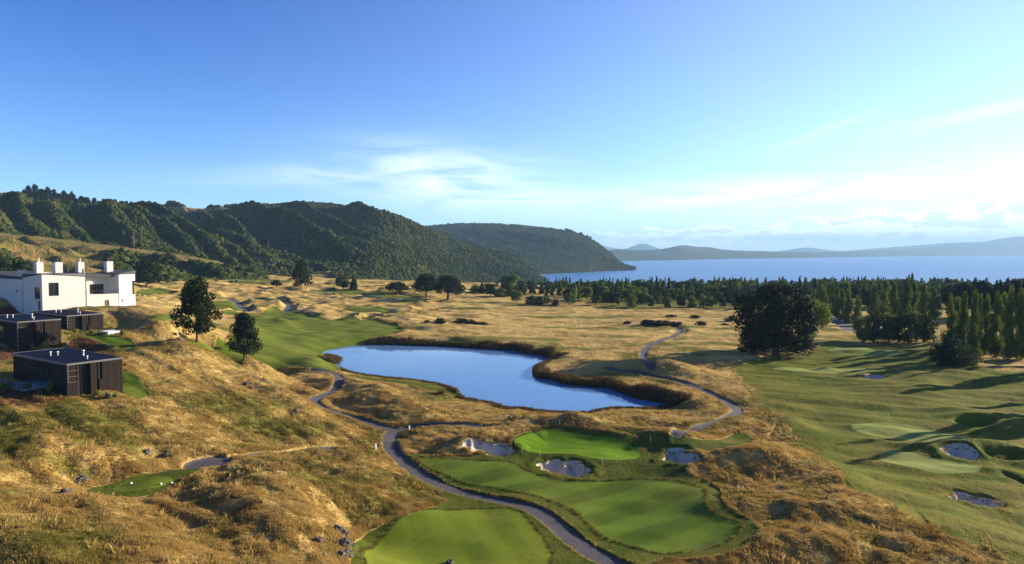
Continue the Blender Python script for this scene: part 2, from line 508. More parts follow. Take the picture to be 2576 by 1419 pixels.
LEFTFAIR = [
    GP(CL([(380, 640), (600, 690), (800, 700), (880, 640), (1000, 610), (1100, 630), (1160, 590), (1040, 520), (960, 470), (840, 480), (800, 440), (1020, 430), (1140, 445), (1230, 410), (1300, 400), (1420, 420), (1560, 460), (1830, 505), (2000, 505), (2180, 505),
           (2300, 530), (2390, 575), (2380, 610), (2260, 640), (2080, 660), (1980, 690), (1830, 730), (1680, 775), (1640, 790), (1800, 820), (1870, 830), (1815, 880), (1830, 905), (1620, 905), (1300, 880), (1000, 850), (760, 780), (500, 700)])),
    GP(CL([(780, 330), (880, 320), (960, 350), (1000, 400), (1010, 425), (800, 430), (500, 420), (480, 340)])),
    GP(CL([(90, 250), (250, 235), (400, 255), (440, 290), (300, 300), (90, 300)])),
    GP(CL([(190, 470), (430, 450), (450, 500), (300, 520), (200, 490)])),
    GP(CL([(1560, 250), (1700, 238), (1950, 240), (2200, 265), (2500, 300), (2560, 330), (2300, 330), (2100, 300), (1850, 295), (1620, 275)])),
    GP(CL([(1830, 410), (2000, 405), (2180, 395), (2330, 420), (2300, 440), (2000, 450), (1850, 430)])),
]
SEMI = [
    GP(D([(1555, 1085), (1600, 1080), (1700, 1105), (1800, 1110), (1850, 1085), (1900, 1100), (1880, 1130), (1700, 1135), (1600, 1110)])),
    GP(C7([(405, 362), (560, 362), (740, 366), (900, 352), (1000, 345), (1040, 300), (1060, 240), (1180, 200), (1280, 180), (1420, 178), (1600, 200), (1760, 228), (1880, 262), (2000, 262), (2080, 300), (2240, 350), (2300, 372), (2200, 390), (2160, 430), (2165, 470), (2280, 510), (2390, 580),
           (2380, 660), (2450, 720), (2580, 780), (2640, 840), (2600, 890), (2500, 960), (2350, 1005), (2150, 1020), (2020, 1020), (1940, 1060), (1900, 1180), (1500, 1180), (1300, 900), (900, 650), (600, 560), (440, 460)])),
    GP(C7([(545, 690), (640, 640), (745, 622), (900, 645), (1060, 670), (1180, 700), (1250, 750), (1330, 820), (1450, 915), (1560, 1000), (1640, 1090), (1640, 1180), (20, 1180), (0, 1056), (30, 900), (100, 850), (200, 820), (240, 780), (400, 740)])),
    GP(C6([(110, 250), (240, 280), (290, 300), (400, 322), (560, 338), (700, 350), (850, 370), (930, 392), (1005, 415), (1020, 445), (980, 455), (850, 415), (700, 385), (520, 360), (400, 335), (250, 300), (120, 270)])),
    GP(C6([(470, 350), (700, 350), (850, 372), (1010, 415), (1015, 440), (900, 425), (760, 395), (600, 375)])),
]
ROLL = GP(D([(1840, 930), (1900, 905), (2040, 880), (2080, 862), (2200, 868), (2340, 880), (2480, 930), (2700, 940), (2800, 1000), (2850, 1500), (2600, 1500), (2480, 1390), (2380, 1340), (2260, 1290), (2180, 1245), (2130, 1200),
             (2040, 1125), (1985, 1095), (1975, 1050), (1910, 1020), (1895, 985), (1870, 955)]), 2)
PRAC = [GP(C8([(1040, 600), (1100, 585), (1250, 582), (1450, 600), (1650, 640), (1780, 672), (1700, 690), (1550, 690), (1350, 675), (1150, 640), (1060, 618)])),
        GP(C8([(1205, 785), (1235, 758), (1320, 752), (1500, 780), (1700, 810), (1820, 850), (1820, 872), (1750, 885), (1620, 885), (1450, 860), (1260, 815)])),
        GP(C8([(540, 262), (700, 256), (1000, 262), (1240, 265), (1100, 285), (900, 290), (700, 280)])),
        GP(D([(2080, 878), (2160, 872), (2280, 882), (2290, 892), (2180, 893), (2090, 890)]))]
TEE = GP(C5([(760, 785), (830, 730), (950, 702), (1100, 695), (1190, 715), (1200, 742), (1100, 775), (950, 803), (830, 812)]))
SEMI.append(GP(C5([(560, 770), (740, 740), (880, 690), (1050, 665), (1230, 650), (1400, 640), (1330, 690), (1240, 720), (1200, 760), (1050, 810), (860, 835), (650, 815)])))
SAND = [
    GP(C7([(735, 290), (790, 262), (850, 275), (910, 285), (980, 290), (1045, 318), (1010, 345), (950, 357), (890, 340), (850, 312), (790, 302)]), 2),
    GP(C7([(1235, 412), (1285, 392), (1330, 400), (1380, 425), (1450, 400), (1510, 440), (1510, 470), (1440, 485), (1370, 468), (1290, 440)]), 2),
    GP(C7([(2050, 335), (2085, 305), (2150, 318), (2210, 355), (2215, 385), (2130, 392), (2055, 370)]), 2),
    GP(C8([(1610, 738), (1650, 722), (1705, 728), (1785, 765), (1740, 776), (1680, 776), (1635, 760)]), 2),
    GP(C8([(1625, 1025), (1645, 998), (1700, 988), (1800, 1008), (1885, 1030), (1935, 1065), (1880, 1086), (1800, 1078), (1700, 1052)]), 2),
    GP(C8([(1120, 300), (1180, 285), (1245, 297), (1205, 318), (1150, 315)]), 2),
]
SAND_DEPTH = [1.0, 1.4, 1.3, 1.1, 1.3, 1.0]
HOLLOW = [(GP(C8([(1640, 565), (1700, 535), (1800, 530), (1900, 560), (1870, 600), (1740, 605)])), 1.6),
          (GP(C8([(1770, 715), (1900, 700), (2080, 740), (2080, 800), (1950, 790), (1850, 770)])), 1.6),
          (GP(C8([(1930, 885), (2000, 900), (2080, 930), (2080, 950), (2010, 915)])), 1.2),
          (GP(C5([(980, 525), (1060, 540), (1160, 560), (1080, 590), (990, 570)])), 1.2),
          (GP(C5([(750, 570), (850, 565), (980, 575), (900, 600), (780, 600)])), 0.8),
          (GP(C8([(1120, 1270), (1300, 1290), (1400, 1350), (1250, 1340)])), 1.3),
          (GP(CL([(1960, 495), (2050, 470), (2180, 470), (2200, 490), (2060, 510)])), 2.0)]
BED = [GP(C1([(-150, 885), (130, 890), (280, 900), (400, 905), (520, 900), (545, 850), (620, 815), (720, 835), (860, 875), (940, 930), (900, 975), (630, 925), (200, 980), (60, 980), (-150, 1030)])),
       GP(C1([(-150, 1240), (100, 1245), (300, 1262), (520, 1275), (640, 1288), (600, 1310), (500, 1345), (300, 1372), (120, 1395), (0, 1410), (-150, 1410)])),
       GP(C1([(-150, 560), (200, 570), (340, 590), (330, 610), (100, 620), (-150, 640)]))]
LAWN = [GP(C1([(600, 800), (800, 792), (950, 808), (1100, 855), (1095, 920), (1010, 912), (860, 870), (700, 832)])),
        GP(C1([(970, 1080), (1090, 1130), (1205, 1245), (1185, 1295), (1060, 1312), (975, 1275)]))]
GREENISH = [GP(D([(100, 1060), (150, 1015), (210, 1015), (240, 1060), (270, 1100), (200, 1105), (130, 1075)])),
            GP(D([(-40, 1120), (0, 1050), (60, 1040), (75, 1070), (40, 1110), (0, 1140)])),
            GP(D([(560, 1170), (700, 1150), (900, 1160), (1100, 1250), (950, 1300), (800, 1230)])),
            GP(D([(500, 920), (700, 1020), (820, 1090), (600, 1090), (430, 1000)]))]
SHELF = GP(CL([(860, 150), (1100, 130), (1420, 170), (1420, 200), (1230, 215), (900, 195)]))
print('features', round(time.time() - T00, 1))

# ------------------------------------------------------------------ polar ground grid around the view point
az = np.concatenate([np.linspace(-80, -39.6, 32), np.arange(-39, 39, 0.118), np.linspace(39.6, 80, 32)])
rows = [6.0]
while rows[-1] < 1620:
    r = rows[-1]
    rows.append(r + (max(0.0040 * r * (r / 100) ** 0.38, 0.22) if r > 42 else 1.6))
rows = np.array(rows)
AZ, RR = np.meshgrid(np.radians(az), rows)          # shape rows x cols
GX, GY = RR * np.sin(AZ), RR * np.cos(AZ)
print('grid', GX.shape)
x, y = GX.ravel(), GY.ravel()
hp = h_pre(x, y)
sd = {}
sd['pond'] = sdf_poly(x, y, POND, 40)
pd = np.full(x.shape, -6.0)
for pl, w in PATHS:
    lo, hi = pl.min(0) - 10, pl.max(0) + 10
    m = (x > lo[0]) & (x < hi[0]) & (y > lo[1]) & (y < hi[1])
    d, _ = seg_dist(x[m], y[m], pl)
    pd[m] = np.maximum(pd[m], w - d)
pd = np.maximum(pd, np.maximum(sdf_poly(x, y, PAD, 6), sdf_poly(x, y, PAD2, 6)))
sd['path'] = pd
mx = lambda L, mg=12: np.maximum.reduce([sdf_poly(x, y, p, mg) for p in L])
for i, p in enumerate(SAND):
    # ragged edge
    sd['sand%d' % i] = sdf_poly(x, y, p, 12) + 0.75 * perlin(x / 1.9, y / 1.9, 31) + 0.35 * perlin(x / 0.7, y / 0.7, 32) + 0.75
sd['green'] = sdf_poly(x, y, GREEN, 12)
sd['tee'] = sdf_poly(x, y, TEE, 12)
for i, p in enumerate(PRAC):
    sd['prac%d' % i] = sdf_poly(x, y, p, 12)
sd['fair0'] = sdf_poly(x, y, FAIR[0], 12)
sd['fair1'] = sdf_poly(x, y, FAIR[1], 12)
for i, p in enumerate(LEFTFAIR):
    sd['lfair%d' % i] = sdf_poly(x, y, p, 12) + (0.5 * perlin(x / 4, y / 4, 5) if i else 0)
sd['semi'] = mx(SEMI)
nearsemi = np.maximum(sdf_poly(x, y, SEMI[1], 12), sdf_poly(x, y, SEMI[2], 12)) > -2.2
sd['semi'] = np.where(nearsemi, np.maximum(sd['semi'], pd + 2.2), sd['semi'])
sd['roll'] = sdf_poly(x, y, ROLL, 20) + 2.2 * perlin(x / 7, y / 5, 8) + 0.8 * perlin(x / 1.8, y / 1.8, 12)
sd['bed'] = mx(BED) + 0.25 * perlin(x / 1.2, y / 1.2, 9)
sd['lawn'] = mx(LAWN) + 0.15 * perlin(x / 1.5, y / 1.5, 10)

mown = np.maximum.reduce([sd['green'], sd['fair0'], sd['fair1'], sd['tee'], sd['path'] + 1, sd['semi'] - 0.5] + [sd['prac%d' % i] for i in range(4)])
leftm = np.maximum.reduce([sd['lfair%d' % i] for i in range(6)])
mask = 1 - smooth(-2.0, 1.0, mown)
mask2 = mask * (1 - 0.75 * smooth(-3, 3, leftm)) * (1 - 0.45 * smooth(-3, 3, sd['roll']))
rr_ = np.hypot(x, y)
# relief noise: rolling dunes beyond the pond, tussocky ground near
dune = smooth(200, 300, y) * (1 - smooth(560, 760, y)) * (1 - 0.75 * smooth(-70, 10, x))
a_ = 0.5
u_ = x * math.cos(a_) + y * math.sin(a_)
v_ = -x * math.sin(a_) + y * math.cos(a_)
zn = dune * (2.4 * (1 - np.abs(fbm(x / 40, y / 19, 3, 11)) * 1.6) + 0.9 * fbm(x / 20, y / 9, 2, 13))
flat = smooth(170, 230, y) * (1 - smooth(560, 760, y)) * smooth(-20, 60, x)
zn += flat * (0.75 * fbm(x / 34, y / 12, 3, 15) + 0.12 * fbm(x / 5, y / 5, 2, 16))
near = 1 - smooth(200, 320, rr_)
zn += near * (0.26 * fbm(x / 15, y / 15, 2, 17) + 0.10 * fbm(x / 2.2, y / 2.2, 2, 18))
us_, vs_ = x * 0.78 - y * 0.62, x * 0.62 + y * 0.78
zn += near * (0.55 * smooth(10, -30, x) + 0.2) * fbm(us_ / 34, vs_ / 6.5, 3, 19)
hz = hp + zn * mask2
# mown ground keeps a soft roll of its own
hz += (1 - mask) * 0.34 * fbm(x / 12, y / 9, 2, 21) * (1 - smooth(-0.5, 0.5, sd['path']))
hz += 0.62 * smooth(-2, 4, leftm) * fbm(u_ / 16, v_ / 10, 2, 22)
w2 = x * 0.35 + y * 0.94
hz += 0.55 * smooth(0, 6, sd['roll']) * fbm(x / 22, w2 / 6.5, 2, 23)
for i in range(6):
    s = sd['sand%d' % i]
    hz -= SAND_DEPTH[i] * smooth(-0.5, 2.0, s) - 0.14 * np.exp(-((s + 1.1) / 0.9) ** 2) * (1 + 1.5 * perlin(x / 2.5, y / 2.5, 51))
for pl, dep in HOLLOW:
    s = sdf_poly(x, y, pl, 12)
    hz -= dep * smooth(-0.6, 1.5, s) - 0.16 * np.exp(-((s + 1.3) / 1.1) ** 2)
hz += 0.0 * x
s = sd['path']
hz -= 0.24 * smooth(-0.2, 0.1, s)
s = sd['green']
hz += 0.3 * smooth(-3, 0, s)
# banks of the pond
s = -sd['pond']
far_bank = smooth(-0.15, 0.25, np.sin(np.arctan2(y - 215, x - 30))) * np.ones_like(x)
k3 = 1 + 4.0 / np.maximum(rr_, 1)
nearside = smooth(-1.0, 3.0, sdf_poly(x * k3, y * k3, POND, 40) - sd['pond'])
bank = ZW + 0.10 + np.clip(s, 0, 30) * (0.42 - 0.39 * nearside) + 0.10 * perlin(x / 2, y / 2, 25)
flatbank = ZW + 0.05 + np.clip(s, 0, 30) * 0.12
onlawn = smooth(-1.5, 1.0, np.maximum(leftm, sdf_poly(x, y, SEMI[4], 12)))
bank = bank * (1 - onlawn) + flatbank * onlawn
k = smooth(1.0, 9.0 + 5 * nearside, s)
hz = np.where(s < 14, np.minimum(bank, hz) * (1 - k) + hz * k, hz)
hz = np.where(s < 0, ZW - 0.15 - 1.2 * smooth(0, 6, -s), hz)
Z = hz.reshape(GX.shape)
# normals from the grid
dXr, dXc = np.gradient(GX)
dYr, dYc = np.gradient(GY)
dZr, dZc = np.gradient(Z)
nx = dYc * dZr - dZc * dYr
ny = dZc * dXr - dXc * dZr
nz = dXc * dYr - dYc * dXr
nl = np.sqrt(nx * nx + ny * ny + nz * nz)
sg = np.sign(nz)
NX, NY, NZ = nx / nl * sg, ny / nl * sg, nz / nl * sg


def gz(px_, py_):
    """height of the finished ground"""
    px_, py_ = np.atleast_1d(np.asarray(px_, float)), np.atleast_1d(np.asarray(py_, float))
    r = np.hypot(px_, py_)
    a = np.degrees(np.arctan2(px_, py_))
    ci = np.clip(np.interp(a, az, np.arange(len(az))), 0, len(az) - 1.001)
    ri = np.clip(np.interp(r, rows, np.arange(len(rows))), 0, len(rows) - 1.001)
    c0, r0 = ci.astype(int), ri.astype(int)
    fc, fr = ci - c0, ri - r0
    return (Z[r0, c0] * (1 - fc) * (1 - fr) + Z[r0, c0 + 1] * fc * (1 - fr) + Z[r0 + 1, c0] * (1 - fc) * fr + Z[r0 + 1, c0 + 1] * fc * fr)


def gsample(arr, px_, py_):
    r = np.hypot(px_, py_)
    a = np.degrees(np.arctan2(px_, py_))
    ci = np.clip(np.round(np.interp(a, az, np.arange(len(az)))), 0, len(az) - 1).astype(int)
    ri = np.clip(np.round(np.interp(r, rows, np.arange(len(rows)))), 0, len(rows) - 1).astype(int)
    return arr.reshape(GX.shape)[ri, ci]


def final_pt(px_, py_):
    """where a pixel ray meets the finished ground"""
    dx, dy, dz = ray(px_, py_)
    hl = math.hypot(dx, dy)
    rs = np.geomspace(30, 1550, 3000)
    X, Y, ZZ = dx / hl * rs, dy / hl * rs, CAMZ + dz / hl * rs
    H = gz(X, Y)
    b_ = ZZ < H
    i = int(np.argmax(b_)) if b_.any() else len(rs) - 1
    return float(X[i]), float(Y[i]), float(H[i])


scrub = smooth(-5.5, -0.6, sd['pond'] * (1 + 0.9 * nearside) + 2.6 * perlin(x / 7, y / 7, 44) + 0.5) * (1 - onlawn) * (sd['pond'] > -14)
scrub = scrub * smooth(-0.9, 0.1, perlin(x / 5, y / 5, 40) + 0.7 * scrub)
lush = np.clip(0.36 + 0.60 * fbm(x / 18, y / 18, 3, 41) - 0.35 * ridges(x, y) * 0.4, 0, 1)
lush = np.clip(lush + 0.35 * (1 - smooth(120, 200, rr_)) * (0.35 + fbm(x / 5, y / 5, 2, 42)), 0, 1)
for i, (p, v) in enumerate(zip(GREENISH, (0.95, 0.9, 0.5, 0.28))):
    lush = np.clip(lush + v * smooth(-2.5, 1.5, sdf_poly(x, y, p, 12) + 1.5 * perlin(x / 3, y / 3, 60 + i)), 0, 1.2)
lush = np.clip(lush * (1 - 0.7 * smooth(230, 300, y)) + 0.55 * smooth(200, 260, y) * smooth(0.05, 0.5, fbm(x / 70, y / 15, 3, 47)), 0, 1.2)
lush = np.maximum(lush, 0.9 * smooth(-2, 2, sdf_poly(x, y, SHELF, 12)))
parkm = smooth(330, 350, y) * smooth(20, 60, x - (y - 340) * -0.05)
lush = np.maximum(lush, 0.85 * smooth(372, 384, y + 0.00 * x) * smooth(30, 60, x))
print('heights', round(time.time() - T00, 1))

# ------------------------------------------------------------------ cut the grid into its zones
nc = len(az)
nr = len(rows)
idx = np.arange(nr * nc).reshape(nr, nc)
a, b_, c, d = idx[:-1, :-1].ravel(), idx[:-1, 1:].ravel(), idx[1:, 1:].ravel(), idx[1:, :-1].ravel()
alt = ((np.arange(nr - 1)[:, None] + np.arange(nc - 1)[None]) % 2).ravel().astype(bool)
T1 = np.where(alt[:, None], np.c_[a, b_, c], np.c_[a, b_, d])
T2 = np.where(alt[:, None], np.c_[a, c, d], np.c_[b_, c, d])
TRI = np.vstack([T1, T2])
keys = ['path'] + ['sand%d' % i for i in range(6)] + ['green', 'tee'] + ['prac%d' % i for i in range(4)] + ['fair0', 'fair1'] + ['lfair%d' % i for i in range(6)] + ['lawn', 'bed', 'semi', 'roll']
A = np.c_[x, y, Z.ravel(), NX.ravel(), NY.ravel(), NZ.ravel(), scrub, lush, smooth(0, 8, sd['roll']) if False else np.zeros_like(x)] 
KOFF = A.shape[1]
A = np.c_[A, np.stack([sd[k_] for k_ in keys], 1)]


def clip(A, T, col):
    f = A[:, col]
    s = f[T] > 0
    cnt = s.sum(1)
    Tin = [T[cnt == 3]]
    Tout = [T[cnt == 0]]
    newA = A
    for want, side in ((1, True), (2, False)):
        M = cnt == want
        if not M.any():
            continue
        t, ss = T[M], s[M]
        odd = np.argmax(ss if side else ~ss, 1)
        k_ = np.arange(len(t))
        p0, p1, p2 = t[k_, odd], t[k_, (odd + 1) % 3], t[k_, (odd + 2) % 3]
        base = len(newA)

        def cut(p, q, A_=newA):
            fa, fb = A_[p, col], A_[q, col]
            w = (fa / (fa - fb))[:, None]
            return A_[p] * (1 - w) + A_[q] * w
        e1 = cut(p0, p1)
        e2 = cut(p0, p2)
        i1 = base + k_
        i2 = base + len(t) + k_
        newA = np.vstack([newA, e1, e2])
        tip = np.c_[p0, i1, i2]
        rest = np.vstack([np.c_[i1, p1, p2], np.c_[i1, p2, i2]])
        if side:
            Tin.append(tip)
            Tout.append(rest)
        else:
            Tout.append(tip)
            Tin.append(rest)
    return newA, np.vstack(Tin), np.vstack(Tout)


def mesh_obj(name, V, T, mat, parent=None, normals=None, attrs=None, smooth_=True, nv=3):
    me = bpy.data.meshes.new(name)
    V = np.ascontiguousarray(V, np.float32)
    T = np.ascontiguousarray(T, np.int32)
    k_ = T.shape[1]
    me.vertices.add(len(V))
    me.vertices.foreach_set('co', V.ravel())
    me.loops.add(T.size)
    me.loops.foreach_set('vertex_index', T.ravel())
    me.polygons.add(len(T))
    me.polygons.foreach_set('loop_start', np.arange(0, T.size, k_, dtype=np.int32))
    me.polygons.foreach_set('loop_total', np.full(len(T), k_, np.int32))
    me.update(calc_edges=True)
    me.polygons.foreach_set('use_smooth', np.full(len(T), smooth_, bool))
    if attrs:
        for an, av in attrs.items():
            at = me.attributes.new(an, 'FLOAT', 'POINT')
            at.data.foreach_set('value', np.ascontiguousarray(av, np.float32))
    if normals is not None:
        me.normals_split_custom_set_from_vertices(np.ascontiguousarray(normals, np.float32))
    if mat:
        me.materials.append(mat)
    o = bpy.data.objects.new(name, me)
    COL.objects.link(o)
    o.parent = parent
    return o


def tag(o, label=None, cat=None, group=None, kind=None):
    if label: o['label'] = label
    if cat: o['category'] = cat
    if group: o['group'] = group
    if kind: o['kind'] = kind
    return o


# ------------------------------------------------------------------ materials
def mat(name):
    m = bpy.data.materials.new(name)
    m.use_nodes = True
    b = N(m.node_tree)
    out = b.n('ShaderNodeOutputMaterial')
    p = b.n('ShaderNodeBsdfPrincipled')
    p.inputs['Roughness'].default_value = 0.9
    p.inputs['Specular IOR Level'].default_value = 0.04
    b.link(p.outputs[0], out.inputs[0])
    pos = b.n('ShaderNodeNewGeometry').outputs['Position']
    return m, b, p, pos, out


def bump(b, p, h, dist, strength=1.0):
    bp = b.n('ShaderNodeBump')
    bp.inputs['Distance'].default_value = dist
    bp.inputs['Strength'].default_value = strength
    b.link(h, bp.inputs['Height'])
    b.link(bp.outputs[0], p.inputs['Normal'])


def grass_colour(b, pos):
    """dry tussock colour that varies over the place; shared by the ground and the grass standing on it"""
    big = b.noise(pos, 0.035, 4, 0.6)
    mid = b.noise(pos, 0.16, 4, 0.6)
    fine = b.noise(pos, 0.9, 3, 0.6)
    gold = b.mix(b.rng(mid, 0.35, 0.65), (0.36, 0.235, 0.065), (0.54, 0.37, 0.13))
    rust = b.mix(b.rng(fine, 0.35, 0.65), (0.26, 0.13, 0.045), (0.38, 0.205, 0.07))
    dry = b.mix(b.rng(big, 0.54, 0.70, 0.0, 0.6), gold, rust)
    green = b.mix(b.rng(fine, 0.3, 0.7), (0.10, 0.11, 0.018), (0.22, 0.185, 0.04))
    pale = b.mix(b.rng(fine, 0.55, 0.8), dry, (0.50, 0.36, 0.14))
    return pale, green, mid, fine


def m_ground():
    m, b, p, pos, out = mat('dry_grassland')
    dry, green, mid, fine = grass_colour(b, pos)
    g = b.attr('lush')
    k_ = b.rng(b.m('ADD', g, b.m('MULTIPLY', b.m('SUBTRACT', mid, 0.5), 1.6)), 0.30, 0.75)
    c = b.mix(k_, dry, green)
    # far streaks in the hayfield
    px_, py_, pz_ = b.sep(pos)
    streak = b.noise(b.comb(b.m('MULTIPLY', px_, 0.02), b.m('MULTIPLY', py_, 0.11), 0.0), 1.0, 5, 0.65)
    c = b.mix(b.m('MULTIPLY', b.rng(streak, 0.5, 0.72), 0.45), c, (0.22, 0.13, 0.05))
    sc = b.attr('scrub')
    c = b.mix(b.rng(b.m('ADD', sc, b.m('MULTIPLY', b.m('SUBTRACT', fine, 0.5), 0.6)), 0.3, 0.7), c, (0.055, 0.032, 0.02))
    c = b.mix(b.rng(py_, 150, 280, 0.25, 0.0, False), c, (0.10, 0.07, 0.022))
    b.link(c, p.inputs['Base Color'])
    h = b.m('ADD', b.noise(pos, 1.6, 4, 0.7), b.m('MULTIPLY', b.noise(pos, 0.35, 3, 0.6), 2.0))
    bump(b, p, h, 0.40, 0.8)
    return m


def m_turf(name, c1, c2, stripe=0.0, ang=0.0, wid=0.8, dry=0.0, bd=0.06, drycol=(0.17, 0.13, 0.03)):
    m, b, p, pos, out = mat(name)
    n1 = b.noise(pos, 0.12, 4, 0.6)
    n2 = b.noise(pos, 1.3, 4, 0.65)
    c = b.mix(b.rng(n1, 0.3, 0.7), c1, c2)
    if dry:
        c = b.mix(b.m('MULTIPLY', b.rng(b.m('ADD', b.m('MULTIPLY', n1, 0.5), b.m('MULTIPLY', b.noise(pos, 0.05, 5, 0.65), 0.5)), 0.42, 0.62), dry), c, drycol)
    c = b.mix(b.m('MULTIPLY', b.rng(n2, 0.35, 0.7), 0.35), c, tuple(v * 0.62 for v in c1))
    if stripe:
        px_, py_, _ = b.sep(pos)
        t = b.m('ADD', b.m('MULTIPLY', px_, math.cos(ang) / wid), b.m('MULTIPLY', py_, math.sin(ang) / wid))
        t = b.m('ADD', t, b.m('MULTIPLY', b.noise(pos, 0.06, 2), 3.0))
        s_ = b.rng(b.m('SINE', t), -0.6, 0.6)
        c = b.mix(b.m('MULTIPLY', s_, stripe), c, tuple(min(1, v * 1.8) for v in c2))
    b.link(c, p.inputs['Base Color'])
    bump(b, p, b.m('ADD', b.noise(pos, 5.0, 3, 0.7), b.m('MULTIPLY', n2, 2.0)), bd, 1.0)
    return m


def m_simple(name, col, rough=0.8, spec=0.3, var=0.25, scale=1.0, bd=0.0, metal=0.0, col2=None, stretch=None):
    m, b, p, pos, out = mat(name)
    v = pos if stretch is None else b.scale(pos, stretch)
    n1 = b.noise(v, scale, 5, 0.65)
    col2 = col2 or tuple(c * (1 - var) for c in col)
    c = b.mix(b.rng(n1, 0.3, 0.7), col, col2)
    b.link(c, p.inputs['Base Color'])
    p.inputs['Roughness'].default_value = rough
    p.inputs['Specular IOR Level'].default_value = spec
    p.inputs['Metallic'].default_value = metal
    if bd:
        bump(b, p, b.noise(v, scale * 3, 3, 0.6), bd)
    return m


def m_water(name, base, rough, bscale, bdist, streak=False):
    m, b, p, pos, out = mat(name)
    p.inputs['Base Color'].default_value = (*base, 1)
    p.inputs['Roughness'].default_value = rough
    p.inputs['IOR'].default_value = 1.33
    p.inputs['Specular IOR Level'].default_value = 0.5
    n1 = b.noise(b.scale(pos, (1, 1.0, 1)), bscale, 4, 0.6)
    bp = b.n('ShaderNodeBump')
    bp.inputs['Distance'].default_value = bdist
    b.link(n1, bp.inputs['Height'])
    if streak:
        px_, py_, _ = b.sep(pos)
        wind = b.noise(b.scale(pos, (0.018, 0.06, 1)), 1.0, 5, 0.6, 0.6)
        b.link(b.rng(wind, 0.42, 0.62, 0.15, 1.0), bp.inputs['Strength'])
        b.link(b.rng(wind, 0.42, 0.62, rough, rough * 2.2), p.inputs['Roughness'])
    b.link(bp.outputs[0], p.inputs['Normal'])
    return m


def m_foliage(name, c1, c2, trans=0.25, scale=0.5, rnd=0.5):
    m, b, p, pos, out = mat(name)
    oi = b.n('ShaderNodeObjectInfo').outputs['Random']
    n1 = b.noise(pos, scale, 3, 0.6)
    f = b.m('ADD', b.m('MULTIPLY', b.m('SUBTRACT', oi, 0.5), rnd), b.rng(n1, 0.3, 0.7))
    c = b.mix(b.m('ADD', f, 0.0, clamp=True), c1, c2)
    b.link(c, p.inputs['Base Color'])
    p.inputs['Roughness'].default_value = 0.75
    p.inputs['Specular IOR Level'].default_value = 0.12
    tr = b.n('ShaderNodeBsdfTranslucent')
    b.link(b.mix(1.0, c, (1.35, 1.45, 0.6, 1), 'MULTIPLY'), tr.inputs[0])
    ms = b.n('ShaderNodeMixShader')
    ms.inputs[0].default_value = trans
    b.link(p.outputs[0], ms.inputs[1])
    b.link(tr.outputs[0], ms.inputs[2])
    b.link(ms.outputs[0], out.inputs[0])
    return m


def m_tussock():
    m, b, p, pos, out = mat('tussock_blades')
    dry, green, mid, fine = grass_colour(b, pos)
    oi = b.n('ShaderNodeObjectInfo').outputs['Random']
    nd = b.n('ShaderNodeAttribute', attribute_name='lushi')
    nd.attribute_type = 'INSTANCER'
    g = nd.outputs['Fac']
    k_ = b.rng(b.m('ADD', b.m('ADD', g, b.m('MULTIPLY', b.m('SUBTRACT', mid, 0.5), 1.6)), b.m('MULTIPLY', b.m('SUBTRACT', oi, 0.5), 0.5)), 0.35, 0.8)
    c = b.mix(k_, dry, green)
    c = b.mix(b.m('MULTIPLY', oi, 0.22), c, (0.20, 0.11, 0.04))
    nd2 = b.n('ShaderNodeAttribute', attribute_name='scrubi')
    nd2.attribute_type = 'INSTANCER'
    c = b.mix(nd2.outputs['Fac'], c, b.mix(oi, (0.025, 0.015, 0.010), (0.06, 0.036, 0.02)))
    b.link(c, p.inputs['Base Color'])
    tr = b.n('ShaderNodeBsdfTranslucent')
    b.link(c, tr.inputs[0])
    ms = b.n('ShaderNodeMixShader')
    ms.inputs[0].default_value = 0.35
    b.link(p.outputs[0], ms.inputs[1])
    b.link(tr.outputs[0], ms.inputs[2])
    b.link(ms.outputs[0], out.inputs[0])
    return m


M_GROUND = m_ground()
M_PATH = m_simple('asphalt_path', (0.085, 0.073, 0.078), 0.85, 0.3, 0.3, 1.2, 0.01, col2=(0.06, 0.053, 0.056))
M_SAND = m_simple('bunker_sand', (0.60, 0.49, 0.37), 0.95, 0.1, 0.15, 0.8, 0.004)
M_GREEN = m_turf('putting_green_turf', (0.11, 0.20, 0.010), (0.15, 0.25, 0.014), 0.12, 1.1, 0.35, 0.0, 0.01)
M_PRAC = m_turf('practice_green_turf', (0.20, 0.24, 0.05), (0.26, 0.28, 0.075), 0.15, 0.4, 0.6, 0.2, 0.02)
M_FAIR = m_turf('fairway_turf', (0.062, 0.108, 0.009), (0.095, 0.14, 0.014), 0.34, 2.1, 1.1, 0.35, 0.03)
M_FAIR2 = m_turf('tee_turf', (0.095, 0.135, 0.010), (0.13, 0.16, 0.015), 0.18, 0.3, 0.8, 0.45, 0.02, (0.17, 0.145, 0.02))
M_SEMI = m_turf('semi_rough_turf', (0.055, 0.08, 0.008), (0.09, 0.105, 0.012), 0.0, 0, 1, 0.45, 0.10)
M_ROLL = m_turf('rolling_rough_turf', (0.080, 0.102, 0.010), (0.145, 0.155, 0.018), 0.12, 1.25, 1.6, 0.68, 0.12, (0.19, 0.135, 0.035))
M_LEFT = m_turf('distant_fairway_turf', (0.085, 0.12, 0.012), (0.13, 0.155, 0.02), 0.14, 1.2, 1.3, 0.3, 0.08)
M_BED = m_simple('bark_mulch', (0.15, 0.055, 0.03), 0.95, 0.1, 0.5, 3.0, 0.15)
M_LAWN = m_turf('garden_lawn', (0.06, 0.105, 0.008), (0.10, 0.14, 0.012), 0, 0, 1, 0.3, 0.1)
M_TUS = m_tussock()

